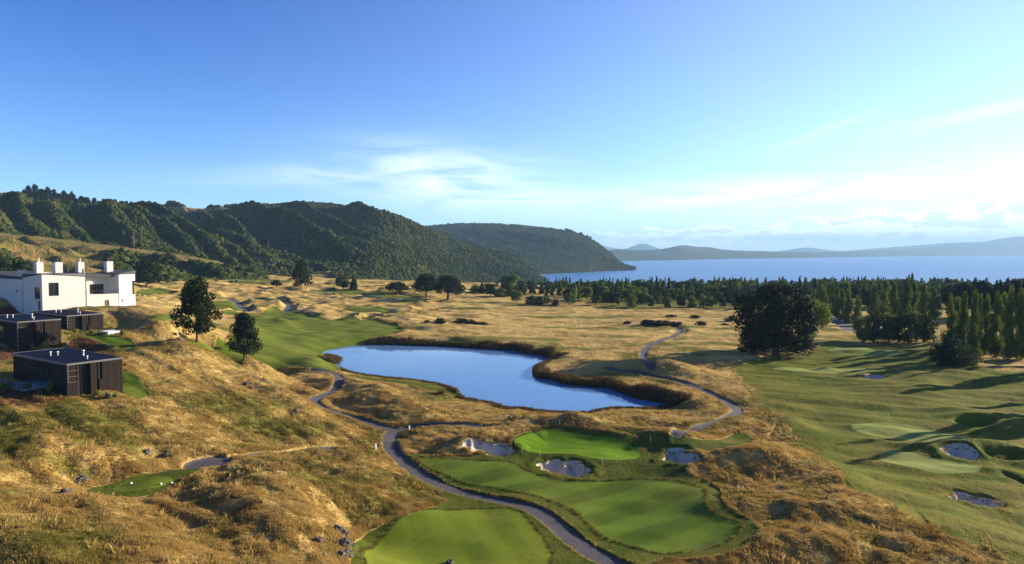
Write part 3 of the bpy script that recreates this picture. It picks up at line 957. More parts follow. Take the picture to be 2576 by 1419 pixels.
zones = [('cart_path', 'path', M_PATH)] + [('sand_bunker', 'sand%d' % i, M_SAND) for i in range(6)] + [('putting_green', 'green', M_GREEN), ('tee_lawn', 'tee', M_FAIR2)] + \
        [('practice_green', 'prac%d' % i, M_PRAC) for i in range(4)] + [('fairway', 'fair0', M_FAIR), ('tee_lawn', 'fair1', M_FAIR2)] + [('fairway', 'lfair%d' % i, M_LEFT) for i in range(6)] + \
        [('garden_lawn', 'lawn', M_LAWN), ('garden_bed', 'bed', M_BED), ('semi_rough_lawn', 'semi', M_SEMI), ('rolling_lawn', 'roll', M_ROLL)]
rest = TRI
cur = A
for nm, key, mt in zones + [('ground', None, M_GROUND)]:
    if key:
        cur, tin, rest = clip(cur, rest, KOFF + keys.index(key))
    else:
        tin = rest
    if not len(tin):
        continue
    used, inv = np.unique(tin.ravel(), return_inverse=True)
    V = cur[used]
    o = mesh_obj(nm, V[:, :3], inv.reshape(-1, 3), mt, normals=V[:, 3:6] / np.linalg.norm(V[:, 3:6], axis=1)[:, None],
                 attrs={'scrub': V[:, 6], 'lush': V[:, 7]} if key is None else None)
    tag(o, kind='structure')
print('zones', round(time.time() - T00, 1), len(TRI))

# ------------------------------------------------------------------ water
def disc_poly(poly, z, name, m):
    me = bpy.data.meshes.new(name)
    me.from_pydata([(p[0], p[1], z) for p in poly], [], [list(range(len(poly)))])
    me.materials.append(m)
    o = bpy.data.objects.new(name, me)
    COL.objects.link(o)
    return o


pc = POND.mean(0)
grown = POND + (POND - pc) / np.linalg.norm(POND - pc, axis=1)[:, None] * 0.0
# sheet slightly larger than the outline: its edge sinks into the bank
ex = []
nP = len(POND)
area = 0.5 * sum(POND[i][0] * POND[(i + 1) % nP][1] - POND[(i + 1) % nP][0] * POND[i][1] for i in range(nP))
for i in range(nP):
    tv = POND[(i + 1) % nP] - POND[i - 1]
    tv = tv / (np.linalg.norm(tv) + 1e-9)
    nv_ = np.array([tv[1], -tv[0]]) * (1 if area > 0 else -1)
    ex.append(POND[i] + nv_ * 0.5)
M_POND = m_water('pond_water', (0.10, 0.21, 0.40), 0.03, 1.1, 0.02, True)
tag(disc_poly(ex, ZW, 'pond_water', M_POND), kind='structure')
M_LAKE = m_water('lake_water', (0.07, 0.19, 0.41), 0.3, 0.09, 5.0)
me = bpy.data.meshes.new('lake')
me.from_pydata([(-9000, 1000, 0), (30000, 1000, 0), (45000, 40000, 0), (-9000, 40000, 0)], [], [(0, 1, 2, 3)])
me.materials.append(M_LAKE)
o = bpy.data.objects.new('lake', me)
COL.objects.link(o)
tag(o, kind='structure')

# ------------------------------------------------------------------ hills
HILLS = []


def hill(name, px0, px1, foot, crest, yf, yc, amp, mtl, nt=110, shape=0.85, step=1.6, sx=90.0, sy=260.0, seed=0, back=0.35, clear=None, tilt=0.9, dup=0.0):
    """a hillside between a foot line and a skyline; both given by where they show and how far they are"""
    cols = np.arange(px0, px1 + step, step)
    fy = np.interp(cols, [p[0] for p in foot], [p[1] for p in foot])
    cy = np.interp(cols, [p[0] for p in crest], [p[1] for p in crest])
    k_ = 3
    cy = np.convolve(np.pad(cy, k_, 'edge'), np.ones(2 * k_ + 1) / (2 * k_ + 1), 'valid')
    YF = np.interp(cols, [p[0] for p in yf], [p[1] for p in yf])
    YC = np.interp(cols, [p[0] for p in yc], [p[1] for p in yc])
    for _ in range(3):
        YF = np.convolve(np.pad(YF, 12, 'edge'), np.ones(25) / 25, 'valid')
        YC = np.convolve(np.pad(YC, 12, 'edge'), np.ones(25) / 25, 'valid')
    zf = z_at(fy, YF)
    zc = z_at(cy, YC)
    t = np.concatenate([[-0.15, -0.05], np.linspace(0, 1, nt), np.linspace(1, 1 + back, 14)[1:]])
    Tm = t[:, None]
    Y = YF + (YC - YF) * Tm
    X = (cols - 512) / F / (cp + (282 - fy) / F * sp) * Y
    tc_ = np.clip(Tm, 0, 1)
    Zb = zf + (zc - zf) * (tc_ ** shape) - (Tm > 1) * (Tm - 1) * (zc - zf) * 1.2 + np.minimum(Tm, 0) * (zc - zf + 20)
    bell = np.sin(np.pi * np.clip(Tm, 0, 1)) ** 0.9 * (Tm > 0) * (1 - 0.85 * smooth(0.6, 0.98, Tm))
    # spurs run down the slope and lean to one side
    q = X + tilt * (Y - YF)
    spur = 1 - 2 * np.abs(perlin(q / sx, Y / sy, seed)) - 0.35 * np.abs(perlin(q / sx * 2.3, Y / sy * 2.0, seed + 4)) * 2 + 0.35 * perlin(q / sx * 5, Y / sy * 5, seed + 6)
    Zn = Zb + amp * bell * (spur - 0.35)
    Zn += amp * 0.05 * fbm(X / sx * 6, Y / sx * 6, 2, seed + 9) * (Tm > 0.02)
    nr_, nc_ = Zn.shape
    V = np.stack([X, Y, Zn], -1).reshape(-1, 3)
    ii = np.arange(nr_ * nc_).reshape(nr_, nc_)
    Q = np.stack([ii[:-1, :-1], ii[:-1, 1:], ii[1:, 1:], ii[1:, :-1]], -1).reshape(-1, 4)
    cl = np.zeros(len(V)) if clear is None else clear(X, Y, Zn, Tm, cols).ravel()
    o = mesh_obj(name, V, Q, mtl, attrs={'clearing': cl})
    tag(o, kind='structure')
    HILLS.append(dict(V=V, Q=Q, clear=cl, name=name, T=np.broadcast_to(Tm, X.shape).ravel()))
    return o


def m_hill(name, c1, c2, cl1, cl2, sc=0.05, bd=3.0):
    m, b, p, pos, out = mat(name)
    n1 = b.noise(pos, sc, 5, 0.65)
    n2 = b.noise(pos, sc * 5, 4, 0.65)
    c = b.mix(b.rng(n1, 0.35, 0.65), c1, c2)
    c = b.mix(b.m('MULTIPLY', b.rng(n2, 0.45, 0.7), 0.4), c, tuple(v * 0.5 for v in c1))
    cc = b.mix(b.rng(n2, 0.35, 0.65), cl1, cl2)
    k_ = b.rng(b.m('ADD', b.attr('clearing'), b.m('MULTIPLY', b.m('SUBTRACT', n2, 0.5), 0.8)), 0.4, 0.6)
    b.link(b.mix(k_, c, cc), p.inputs['Base Color'])
    bump(b, p, b.m('ADD', n2, b.noise(pos, sc * 14, 3, 0.7)), bd)
    return m


M_HILL = m_hill('bush_clad_slope', (0.018, 0.028, 0.007), (0.035, 0.042, 0.010), (0.26, 0.21, 0.07), (0.34, 0.24, 0.09))
M_BENCH = m_hill('dune_pasture', (0.15, 0.10, 0.03), (0.08, 0.085, 0.02), (0.24, 0.15, 0.05), (0.10, 0.11, 0.03), 0.04, 2.0)
M_FAR = m_hill('far_shore', (0.022, 0.034, 0.030), (0.05, 0.06, 0.04), (0.10, 0.11, 0.06), (0.08, 0.09, 0.05), 0.0022, 12)


def px_of(X, Y):
    return 512 + F * X / Y


def pxy(X, Y, Zv):
    yy = (Y * sp * -1 + 0)
    fwd = Y * cp - (Zv - CAMZ) * sp
    up = Y * sp + (Zv - CAMZ) * cp
    return 512 + F * X / fwd, 282 - F * up / fwd


def clear_bench(X, Y, Zv, Tm, cols):
    a_, b2 = pxy(X, Y, Zv)
    s_ = fbm(X / 90, Y / 26, 3, 60)
    c_ = smooth(-0.25, 0.25, s_) * 1.0
    # bush tongue under the terraces and towards the right end
    bush = smooth(95, 130, a_) * smooth(0, 4, b2 - np.interp(a_, [80, 130, 190, 235, 262], [246, 252, 262, 266, 268]))
    bush = np.maximum(bush, smooth(18, -2, a_ - 0) * smooth(0, 3, b2 - 254))
    return np.clip(0.72 + 0.28 * c_ - 1.2 * bush, 0, 1)


def clear_l1(X, Y, Zv, Tm, cols):
    a_, b2 = pxy(X, Y, Zv)
    e = lambda cx, cy_, rx, ry: np.exp(-((a_ - cx) / rx) ** 2 - ((b2 - cy_) / ry) ** 2)
    return np.clip(1.0 * e(100, 216, 16, 3) * 0.6 + 0.8 * e(165, 217, 14, 4) + 0.7 * e(68, 219, 16, 3) * 0.5, 0, 1)


def clear_l2(X, Y, Zv, Tm, cols):
    a_, b2 = pxy(X, Y, Zv)
    e = lambda cx, cy_, rx, ry: np.exp(-((a_ - cx) / rx) ** 2 - ((b2 - cy_) / ry) ** 2)
    return np.clip(1.6 * e(183, 212, 26, 5) + 0.9 * e(220, 210, 16, 3) + 1.0 * e(272, 208, 14, 1.6) + 1.3 * e(324, 273, 13, 2.2), 0, 1)


f_ = lambda pts: D(pts)
hill('far_hill', 600, 1250, [(600, 264), (1250, 255)], D([(1500, 612), (1530, 622), (1570, 628), (1600, 616), (1618, 611), (1640, 618), (1665, 628), (1800, 640), (1960, 632), (2010, 624), (2030, 622), (2060, 626), (2110, 632), (2400, 610), (3100, 600)]),
     [(600, 15000), (1250, 24000)], [(600, 16500), (1250, 26000)], 20, M_FAR, nt=24, sx=1500, sy=4000, seed=3)
hill('far_hill', 590, 1300, [(590, 262.5), (650, 262), (800, 258.5), (1024, 255.6), (1300, 255)],
     D([(1480, 640), (1520, 632), (1545, 627), (1580, 628), (1620, 630), (1665, 627), (1700, 619), (1725, 616), (1748, 621), (1790, 622), (1815, 628), (1850, 630), (1930, 632), (2010, 634), (2090, 634), (2180, 631), (2280, 627), (2340, 622), (2400, 614), (2470, 610), (2510, 601), (2560, 595), (2620, 594), (2800, 585), (3200, 580)]),
     [(590, 5600), (650, 6200), (800, 9500), (1024, 19000), (1300, 22000)], [(590, 6400), (650, 7200), (800, 11500), (1024, 22500), (1300, 26000)], 60, M_FAR, nt=50, sx=900, sy=2500, seed=13)
hill('headland', 395, 634, D([(1000, 692), (1340, 692), (1400, 690), (1460, 688), (1500, 686), (1550, 683), (1583, 681), (1595, 680)]),
     D([(1000, 590), (1060, 573), (1100, 567), (1180, 563), (1230, 564), (1280, 566), (1330, 570), (1380, 575), (1430, 582), (1460, 590), (1490, 603), (1520, 626), (1550, 650), (1570, 668), (1585, 678), (1595, 680)]),
     [(395, 2100), (540, 2250), (600, 2600), (634, 2900)], [(395, 3000), (540, 3100), (600, 3050), (634, 2950)], 42, M_HILL, sx=330, sy=900, seed=21, shape=0.8)
hill('headland', 380, 546, D([(950, 700), (1100, 716), (1200, 716), (1300, 714), (1350, 712), (1362, 711), (1374, 711)]),
     D([(950, 600), (1060, 606), (1130, 612), (1200, 622), (1270, 636), (1310, 650), (1335, 666), (1352, 690), (1362, 706), (1374, 711)]),
     [(380, 1250), (480, 1450), (546, 1650)], [(380, 1900), (480, 1900), (546, 1700)], 22, M_HILL, sx=200, sy=600, seed=28, shape=0.8)
hill('hill', 130, 500, D([(330, 660), (560, 690), (660, 700), (800, 712), (960, 726), (1100, 722), (1260, 716)]),
     D([(330, 535), (385, 523), (440, 521), (500, 524), (545, 524), (600, 515), (650, 516), (700, 515), (740, 514), (780, 511), (830, 513), (880, 519), (930, 530), (1000, 548), (1060, 568), (1130, 598), (1200, 628), (1240, 655), (1260, 690)]),
     [(130, 760), (250, 760), (380, 800), (430, 980), (500, 1300)], [(130, 1500), (300, 1500), (430, 1700), (500, 1700)], 46, M_HILL, nt=150, sx=130, sy=420, seed=35, clear=clear_l2, shape=0.8)
hill('hill', 200, 420, D([(500, 715), (700, 722), (850, 727), (970, 728), (1056, 730)]), D([(500, 690), (700, 690), (790, 690), (860, 690), (900, 698), (940, 712), (970, 722), (1056, 730)]),
     [(200, 640), (420, 680)], [(200, 740), (420, 760)], 2, M_HILL, nt=30, sx=60, sy=100, seed=39, shape=0.8, clear=lambda X, Y, Zv, Tm, c: np.exp(-((pxy(X, Y, Zv)[0] - 318) / 14) ** 2) * 0.9 * np.ones_like(Zv))
hill('hill', -330, 264, D([(-800, 600), (0, 610), (150, 625), (350, 650), (420, 655), (560, 690), (640, 705), (664, 706)]),
     D([(-800, 470), (0, 489), (40, 490), (100, 497), (200, 512), (300, 516), (350, 524), (390, 545), (440, 572), (480, 590), (540, 622), (590, 645), (630, 668), (655, 692), (664, 704)]),
     [(-330, 560), (0, 600), (150, 640), (264, 700)], [(-330, 900), (0, 920), (140, 980), (200, 880), (264, 730)], 36, M_HILL, nt=130, sx=85, sy=300, seed=44, clear=clear_l1, shape=0.8)
hill('hill', -330, 266, D([(-800, 740), (0, 740), (150, 735), (345, 728), (420, 718), (560, 712), (640, 712), (669, 710)]),
     D([(-800, 560), (0, 584), (60, 590), (150, 600), (250, 614), (350, 626), (450, 640), (540, 654), (560, 662), (600, 680), (650, 700), (669, 709)]),
     [(-330, 300), (0, 330), (137, 440), (266, 600)], [(-330, 540), (0, 570), (137, 620), (266, 660)], 13, M_BENCH, nt=120, sx=70, sy=60, seed=52, clear=clear_bench, shape=0.9, tilt=0.3)
print('hills', round(time.time() - T00, 1))

# ------------------------------------------------------------------ scattering of small repeated growth (geometry nodes)
def scatter(name, pts, rot, scl, protos, attrs=None, label=None, cat=None, mt=None, nrm=None):
    """one object of kind stuff: PROTOS set down on PTS"""
    me = bpy.data.meshes.new(name)
    me.vertices.add(len(pts))
    me.vertices.foreach_set('co', np.ascontiguousarray(pts, np.float32).ravel())
    at = me.attributes.new('rotz', 'FLOAT', 'POINT'); at.data.foreach_set('value', np.ascontiguousarray(rot, np.float32))
    at = me.attributes.new('size', 'FLOAT_VECTOR', 'POINT'); at.data.foreach_set('vector', np.ascontiguousarray(scl, np.float32).ravel())
    for an, av in (attrs or {}).items():
        at = me.attributes.new(an, 'FLOAT', 'POINT'); at.data.foreach_set('value', np.ascontiguousarray(av, np.float32))
    o = bpy.data.objects.new(name, me)
    COL.objects.link(o)
    ng = bpy.data.node_groups.new(name + '_nodes', 'GeometryNodeTree')
    ng.interface.new_socket('Geometry', in_out='INPUT', socket_type='NodeSocketGeometry')
    ng.interface.new_socket('Geometry', in_out='OUTPUT', socket_type='NodeSocketGeometry')
    n = ng.nodes.new
    L = ng.links.new
    gi, go = n('NodeGroupInput'), n('NodeGroupOutput')
    ip = n('GeometryNodeInstanceOnPoints')
    L(gi.outputs[0], ip.inputs['Points'])
    j = n('GeometryNodeGeometryToInstance')
    for pr in protos:
        oi = n('GeometryNodeObjectInfo')
        oi.inputs['Object'].default_value = pr
        oi.inputs['As Instance'].default_value = False
        L(oi.outputs['Geometry'], j.inputs[0])
    L(j.outputs[0], ip.inputs['Instance'])
    ip.inputs['Pick Instance'].default_value = True
    rv = n('FunctionNodeRandomValue'); rv.data_type = 'INT'
    rv.inputs[4].default_value = 0
    rv.inputs[5].default_value = len(protos) - 1
    L(rv.outputs[2], ip.inputs['Instance Index'])
    ra = n('GeometryNodeInputNamedAttribute'); ra.data_type = 'FLOAT'; ra.inputs[0].default_value = 'rotz'
    cx = n('ShaderNodeCombineXYZ')
    L(ra.outputs[0], cx.inputs[2])
    L(cx.outputs[0], ip.inputs['Rotation'])
    sa = n('GeometryNodeInputNamedAttribute'); sa.data_type = 'FLOAT_VECTOR'; sa.inputs[0].default_value = 'size'
    L(sa.outputs[0], ip.inputs['Scale'])
    L(ip.outputs[0], go.inputs[0])
    md = o.modifiers.new('scatter', 'NODES')
    md.node_group = ng
    tag(o, label, cat, kind='stuff')
    return o


def proto(name, V, T, mt, smooth_=False):
    """a mesh that only the scatter uses; it is not linked to the scene itself"""
    o = mesh_obj(name, V, T, mt, smooth_=smooth_)
    COL.objects.unlink(o)
    return o


def tuft(rng, n=11, h=1.0, spread=0.45, w=0.07, lean=0.5):
    V, T = [], []
    for i in range(n):
        a_ = rng.rand() * 6.28
        r = spread * math.sqrt(rng.rand())
        bx_, by_ = r * math.cos(a_), r * math.sin(a_)
        hh = h * (0.55 + 0.55 * rng.rand())
        la = a_ + rng.randn() * 0.7
        le = lean * (0.3 + rng.rand()) * hh
        fa = rng.rand() * 6.28
        wx, wy = w * math.cos(fa), w * math.sin(fa)
        k_ = len(V)
        V += [(bx_ - wx, by_ - wy, -0.12), (bx_ + wx, by_ + wy, -0.12), (bx_ + le * 0.4 * math.cos(la) + wx * .8, by_ + le * 0.4 * math.sin(la) + wy * .8, hh * 0.6),
              (bx_ + le * math.cos(la), by_ + le * math.sin(la), hh)]
        T += [(k_, k_ + 1, k_ + 2), (k_, k_ + 2, k_ + 3)]
    return np.array(V), np.array(T)


def ico(sub=1):
    import bmesh
    bm = bmesh.new()
    bmesh.ops.create_icosphere(bm, subdivisions=sub, radius=1)
    V = np.array([v.co[:] for v in bm.verts])
    bm.verts.index_update()
    T = np.array([[v.index for v in f.verts] for f in bm.faces])
    bm.free()
    return V, T


def leafcloud(rng, lobes, n, size, elong=1.5, up=0.3, fill=0.35):
    """n leaf sprays on and in a set of ellipsoids (cx, cy, cz, rx, ry, rz)"""
    L = np.array(lobes, float)
    wgt = (L[:, 3] * L[:, 4] + L[:, 4] * L[:, 5] + L[:, 3] * L[:, 5]) ** 1.0
    k_ = rng.choice(len(L), n, p=wgt / wgt.sum())
    d_ = rng.randn(n, 3)
    d_ /= np.linalg.norm(d_, axis=1)[:, None]
    rad = np.where(rng.rand(n) < fill, rng.rand(n) ** 0.5 * 0.9, 0.82 + 0.26 * rng.rand(n))
    c_ = L[k_, :3] + d_ * L[k_, 3:] * rad[:, None]
    nn = d_ / L[k_, 3:]
    nn /= np.linalg.norm(nn, axis=1)[:, None]
    nn = nn + rng.randn(n, 3) * 0.55 + np.array([0, 0, up])
    nn /= np.linalg.norm(nn, axis=1)[:, None]
    r_ = rng.randn(n, 3)
    u = np.cross(nn, r_)
    u /= np.linalg.norm(u, axis=1)[:, None]
    v = np.cross(nn, u)
    s = size * (0.6 + 0.8 * rng.rand(n))[:, None]
    a_, b2, c2, d2 = c_ - u * s * elong * .5, c_ - v * s * .5 + nn * s * 0.15, c_ + u * s * elong * .5, c_ + v * s * .5 + nn * s * 0.15
    V = np.stack([a_, b2, c2, d2], 1).reshape(-1, 3)
    q = np.arange(n)[:, None] * 4
    return V, np.vstack([q + [0, 1, 2], q + [0, 2, 3]])


M_SCRUB = m_foliage('hillside_scrub', (0.016, 0.028, 0.005), (0.05, 0.058, 0.010), 0.1, 0.02, 0.8)
def m_scrub():
    m, b, p, pos, out = mat('hillside_scrub_mixed')
    oi = b.n('ShaderNodeObjectInfo').outputs['Random']
    n1 = b.noise(pos, 0.012, 4, 0.6)
    n2 = b.noise(pos, 0.05, 3, 0.6)
    c = b.mix(b.m('ADD', b.m('MULTIPLY', b.m('SUBTRACT', oi, 0.5), 0.9), b.rng(n2, 0.3, 0.7), clamp=True), (0.013, 0.025, 0.005), (0.045, 0.055, 0.009))
    c = b.mix(b.rng(b.m('ADD', n1, b.m('MULTIPLY', oi, 0.12)), 0.56, 0.70, 0.0, 0.8), c, (0.075, 0.070, 0.018))
    c = b.mix(b.rng(b.m('SUBTRACT', n2, b.m('MULTIPLY', oi, 0.1)), 0.56, 0.64, 0.0, 0.7), c, (0.060, 0.042, 0.022))
    b.link(c, p.inputs['Base Color'])
    return m


M_SCRUB = m_scrub()
M_DRYB = m_foliage('dry_scrub', (0.10, 0.07, 0.035), (0.16, 0.12, 0.05), 0.1, 0.05, 0.8)
rng = np.random.RandomState(5)
shr = []
for i in range(5):
    V, T = ico(2)
    V = V * (1 + 0.28 * fbm(V[:, 0] * 2.1 + i * 3, V[:, 1] * 2.1 + V[:, 2] * 1.7, 2, i + 70))[:, None]
    V[:, 2] = V[:, 2] * 0.85 + 0.35
    shr.append(proto('scrub_crown', V, T, M_SCRUB))
tall = []
for i in range(3):
    V, T = leafcloud(rng, [(0, 0, 1.6, .55, .55, 1.5), (0.2, 0, 1.0, .6, .6, .8)], 130, 0.5)
    tall.append(proto('bush_tree', V, T, M_SCRUB))


def on_hill(hd, n, rng, thresh, tmin=0.0, tmax=1.02):
    V, Q = hd['V'], hd['Q']
    a_, b2, c_ = V[Q[:, 0]], V[Q[:, 1]], V[Q[:, 3]]
    ar = np.linalg.norm(np.cross(b2 - a_, c_ - a_), axis=1)
    tq = hd['T'][Q[:, 0]]
    ok = (hd['clear'][Q[:, 0]] < thresh) & (tq >= tmin) & (tq <= tmax)
    ctr = a_[:, 1]
    w = ar * ok / (ctr ** 1.0)
    k_ = rng.choice(len(Q), n, p=w / w.sum())
    u, v = rng.rand(n, 1), rng.rand(n, 1)
    return a_[k_] * (1 - u - v) + b2[k_] * u + c_[k_] * v if False else (a_[k_] * (1 - u) + b2[k_] * u) * (1 - v) + (V[Q[k_, 3]] * (1 - u) + V[Q[k_, 2]] * u) * v


def scrub_on(hd, n, smin, smax, label, thresh=0.45, protos=shr, name='bush'):
    p = on_hill(hd, n, rng, thresh)
    dens = fbm(p[:, 0] / 60, p[:, 1] / 60, 2, 77)
    p = p[(dens + rng.rand(len(p)) * 1.6) > 0.15]
    s = smin + (smax - smin) * rng.rand(len(p)) ** 3
    sc = np.c_[s, s, s * (0.8 + 0.6 * rng.rand(len(p)))]
    scatter(name, p, rng.rand(len(p)) * 6.28, sc, protos, label=label)


scrub_on(HILLS[2], 60000, 2.2, 5.5, 'dark bush covering the far headland above the lake')
scrub_on(HILLS[3], 22000, 1.6, 4.0, 'dark bush covering the low spur by the bay')
scrub_on(HILLS[4], 130000, 1.0, 3.3, 'dense green bush covering the broad middle hill')
scrub_on(HILLS[5], 5000, 1.3, 3.0, 'low green bush on the hillock behind the fairways')
scrub_on(HILLS[6], 110000, 0.8, 2.6, 'dense green bush covering the steep hill over the white house')
scrub_on(HILLS[7], 16000, 1.2, 3.0, 'low bush in the folds of the dune terraces', thresh=0.35)
print('scrub', round(time.time() - T00, 1))

# ------------------------------------------------------------------ standing tussock and bank rushes
tufts = [proto('tussock', *tuft(rng, 12, 1.0, 0.5, 0.06, 0.5), M_TUS) for i in range(6)]
zone_any = np.maximum.reduce([sd[k_] for k_ in keys if k_ not in ('roll',)])
okc = (zone_any < -0.25) & (sd['pond'] < -0.1)
roll_ = sd['roll'] > 0
rg = RR.ravel()
azg = np.abs(np.degrees(AZ.ravel()))
wt = okc * (azg < 39) * (rg > 34) * (rg < 235)
wt = wt * np.clip(1.6 - rg / 150, 0.12, 1) * np.where(roll_, 0.15, 1.0)
clump = smooth(-0.6, 0.6, fbm(x / 2.5, y / 2.5, 3, 81))
wt = wt * (0.25 + clump) * (1 + 2.5 * np.exp(-((zone_any + 0.9) / 0.7) ** 2))
wt = wt + (scrub > 0.3) * okc * (rg < 330) * (azg < 39) * 1.6
NT = 380000
ki = rng.choice(len(wt), NT, p=wt / wt.sum())
rj = rg[ki] * (1 + rng.uniform(-.5, .5, NT) * 0.006)
aj = AZ.ravel()[ki] + np.radians(rng.uniform(-.5, .5, NT) * 0.118)
px_, py_ = rj * np.sin(aj), rj * np.cos(aj)
pz_ = gz(px_, py_)
isc = (scrub[ki] > 0.3) & (sd['pond'][ki] > -8)
hgt = (0.13 + 0.24 * clump[ki] * rng.rand(NT)) * np.where(roll_[ki], 0.5, 1.0)
hgt = np.where(isc, (0.45 + 0.8 * rng.rand(NT) ** 2) * (1 - 0.62 * nearside[ki]), hgt)
wid = hgt * (0.75 + 0.5 * rng.rand(NT)) * np.where(isc, 0.9, 1.0)
scatter('tussock_grass', np.c_[px_, py_, pz_], rng.rand(NT) * 6.28, np.c_[wid, wid, hgt], tufts, {'lushi': lush[ki] * 0.8, 'scrubi': isc * (0.6 + 0.4 * rng.rand(NT))},
        label='tall dry golden tussock grass over the rough slopes')
# big single tussocks that stand above the rest
wt3 = okc * (azg < 39) * (rg > 34) * (rg < 190) * (sd['pond'] < -4) * ~roll_ * smooth(-0.1, 0.7, fbm(x / 8, y / 8, 3, 83))
kb = rng.choice(len(wt3), 5000, p=wt3 / wt3.sum())
rj = rg[kb] * (1 + rng.uniform(-.5, .5, len(kb)) * 0.006)
aj = AZ.ravel()[kb] + np.radians(rng.uniform(-.5, .5, len(kb)) * 0.118)
bx_, by_ = rj * np.sin(aj), rj * np.cos(aj)
hb = 0.32 + 0.42 * rng.rand(len(kb)) ** 2
scatter('tussock_grass', np.c_[bx_, by_, gz(bx_, by_)], rng.rand(len(kb)) * 6.28, np.c_[hb * 1.1, hb * 1.1, hb], tufts, {'lushi': lush[kb] * 0.4, 'scrubi': (rng.rand(len(kb)) < 0.22) * 0.7},
        label='big shaggy tussocks standing above the shorter grass')
# longer fringe along mown edges and both sides of the paths
EP, EH, EL = [], [], []
rims = [(pl, None, w, 0.22, 0.3) for pl, w in PATHS[:4]] + [(FAIR[0], True, 0, 0.27, 1.8), (GREEN, True, 0.1, 0.07, 1.8), (SEMI[1], True, 0.15, 0.34, 0.5), (FAIR[1], True, 0, 0.22, 1.8), (LEFTFAIR[0], True, 0.3, 0.35, 0.35), (ROLL, True, 0.5, 0.16, 0.5)] + \
       [(p, True, 0.15, 0.26, 0.5) for p in SAND]
for pl, closed, off, h_, lu in rims:
    p = np.vstack([pl, pl[:1]]) if closed else pl
    seg = np.diff(p, axis=0)
    ln = np.linalg.norm(seg, axis=1)
    n_ = int(ln.sum() * 7)
    k_ = rng.choice(len(seg), n_, p=ln / ln.sum())
    t_ = rng.rand(n_, 1)
    q = p[k_] + seg[k_] * t_
    nn = np.c_[seg[k_, 1], -seg[k_, 0]] / (ln[k_, None] + 1e-9)
    sgn = (1 if closed else rng.choice([-1, 1], n_))
    jit = rng.rand(n_) * (0.5 if h_ > .2 else 0.15)
    if closed:
        ar_ = 0.5 * (p[:-1, 0] * p[1:, 1] - p[1:, 0] * p[:-1, 1]).sum()
        nn = nn * (1 if ar_ > 0 else -1)
    q = q + nn * ((off + jit) * sgn)[:, None]
    m_ = (np.hypot(q[:, 0], q[:, 1]) < 330) & (gsample(sd['path'], q[:, 0], q[:, 1]) < 0.0) & (gsample(sd['pond'], q[:, 0], q[:, 1]) < 0)
    if pl is SEMI[1]:
        m_ &= gsample(sd['semi'], q[:, 0], q[:, 1]) < 0.5
    q = q[m_]
    EP.append(q)
    EH.append(h_ * (0.6 + 0.7 * rng.rand(len(q))))
    EL.append(np.full(len(q), lu))
EP = np.vstack(EP); EH = np.concatenate(EH); EL = np.concatenate(EL)
scatter('edge_grass', np.c_[EP, gz(EP[:, 0], EP[:, 1])], rng.rand(len(EP)) * 6.28, np.c_[EH * .9, EH * .9, EH], tufts, {'lushi': EL, 'scrubi': np.zeros(len(EP))},
        label='uncut grass fringe along the mown edges, bunkers and paths')
print('grass', round(time.time() - T00, 1), NT + len(EP))

# ------------------------------------------------------------------ trees
def tube(path, radii, n=7):
    V, Q = [], []
    path = [Vector(p) for p in path]
    for i, p in enumerate(path):
        d_ = (path[min(i + 1, len(path) - 1)] - path[max(i - 1, 0)]).normalized()
        a_ = d_.orthogonal().normalized()
        b2 = d_.cross(a_)
        for k_ in range(n):
            t = 6.2832 * k_ / n
            V.append(tuple(p + (a_ * math.cos(t) + b2 * math.sin(t)) * radii[i]))
    for i in range(len(path) - 1):
        for k_ in range(n):
            a_, b2 = i * n + k_, i * n + (k_ + 1) % n
            Q += [(a_, b2, b2 + n), (a_, b2 + n, a_ + n)]
    return np.array(V), np.array(Q)


def join(parts):
    V, T, o_ = [], [], 0
    for v, t in parts:
        V.append(v)
        T.append(t + o_)
        o_ += len(v)
    return np.vstack(V), np.vstack(T)


M_PINE = m_foliage('pine_needles', (0.008, 0.015, 0.006), (0.026, 0.038, 0.011), 0.12, 0.35, 0.3)
M_CYP = m_foliage('dark_cypress_leaves', (0.007, 0.011, 0.005), (0.018, 0.025, 0.008), 0.08, 0.25, 0.2)
M_LEAFG = m_foliage('green_leaves', (0.050, 0.080, 0.013), (0.135, 0.165, 0.028), 0.22, 0.12, 0.8)
M_POPL = m_foliage('poplar_leaves', (0.055, 0.082, 0.013), (0.14, 0.165, 0.03), 0.22, 0.2, 0.5)
M_DARKG = m_foliage('dark_green_leaves', (0.018, 0.032, 0.012), (0.045, 0.065, 0.02), 0.15, 0.12, 0.7)
M_BARK = m_simple('bark', (0.16, 0.11, 0.07), 0.95, 0.1, 0.4, 2.0)
M_GREYW = m_simple('dead_wood', (0.16, 0.13, 0.11), 0.95, 0.1, 0.3, 1.0)


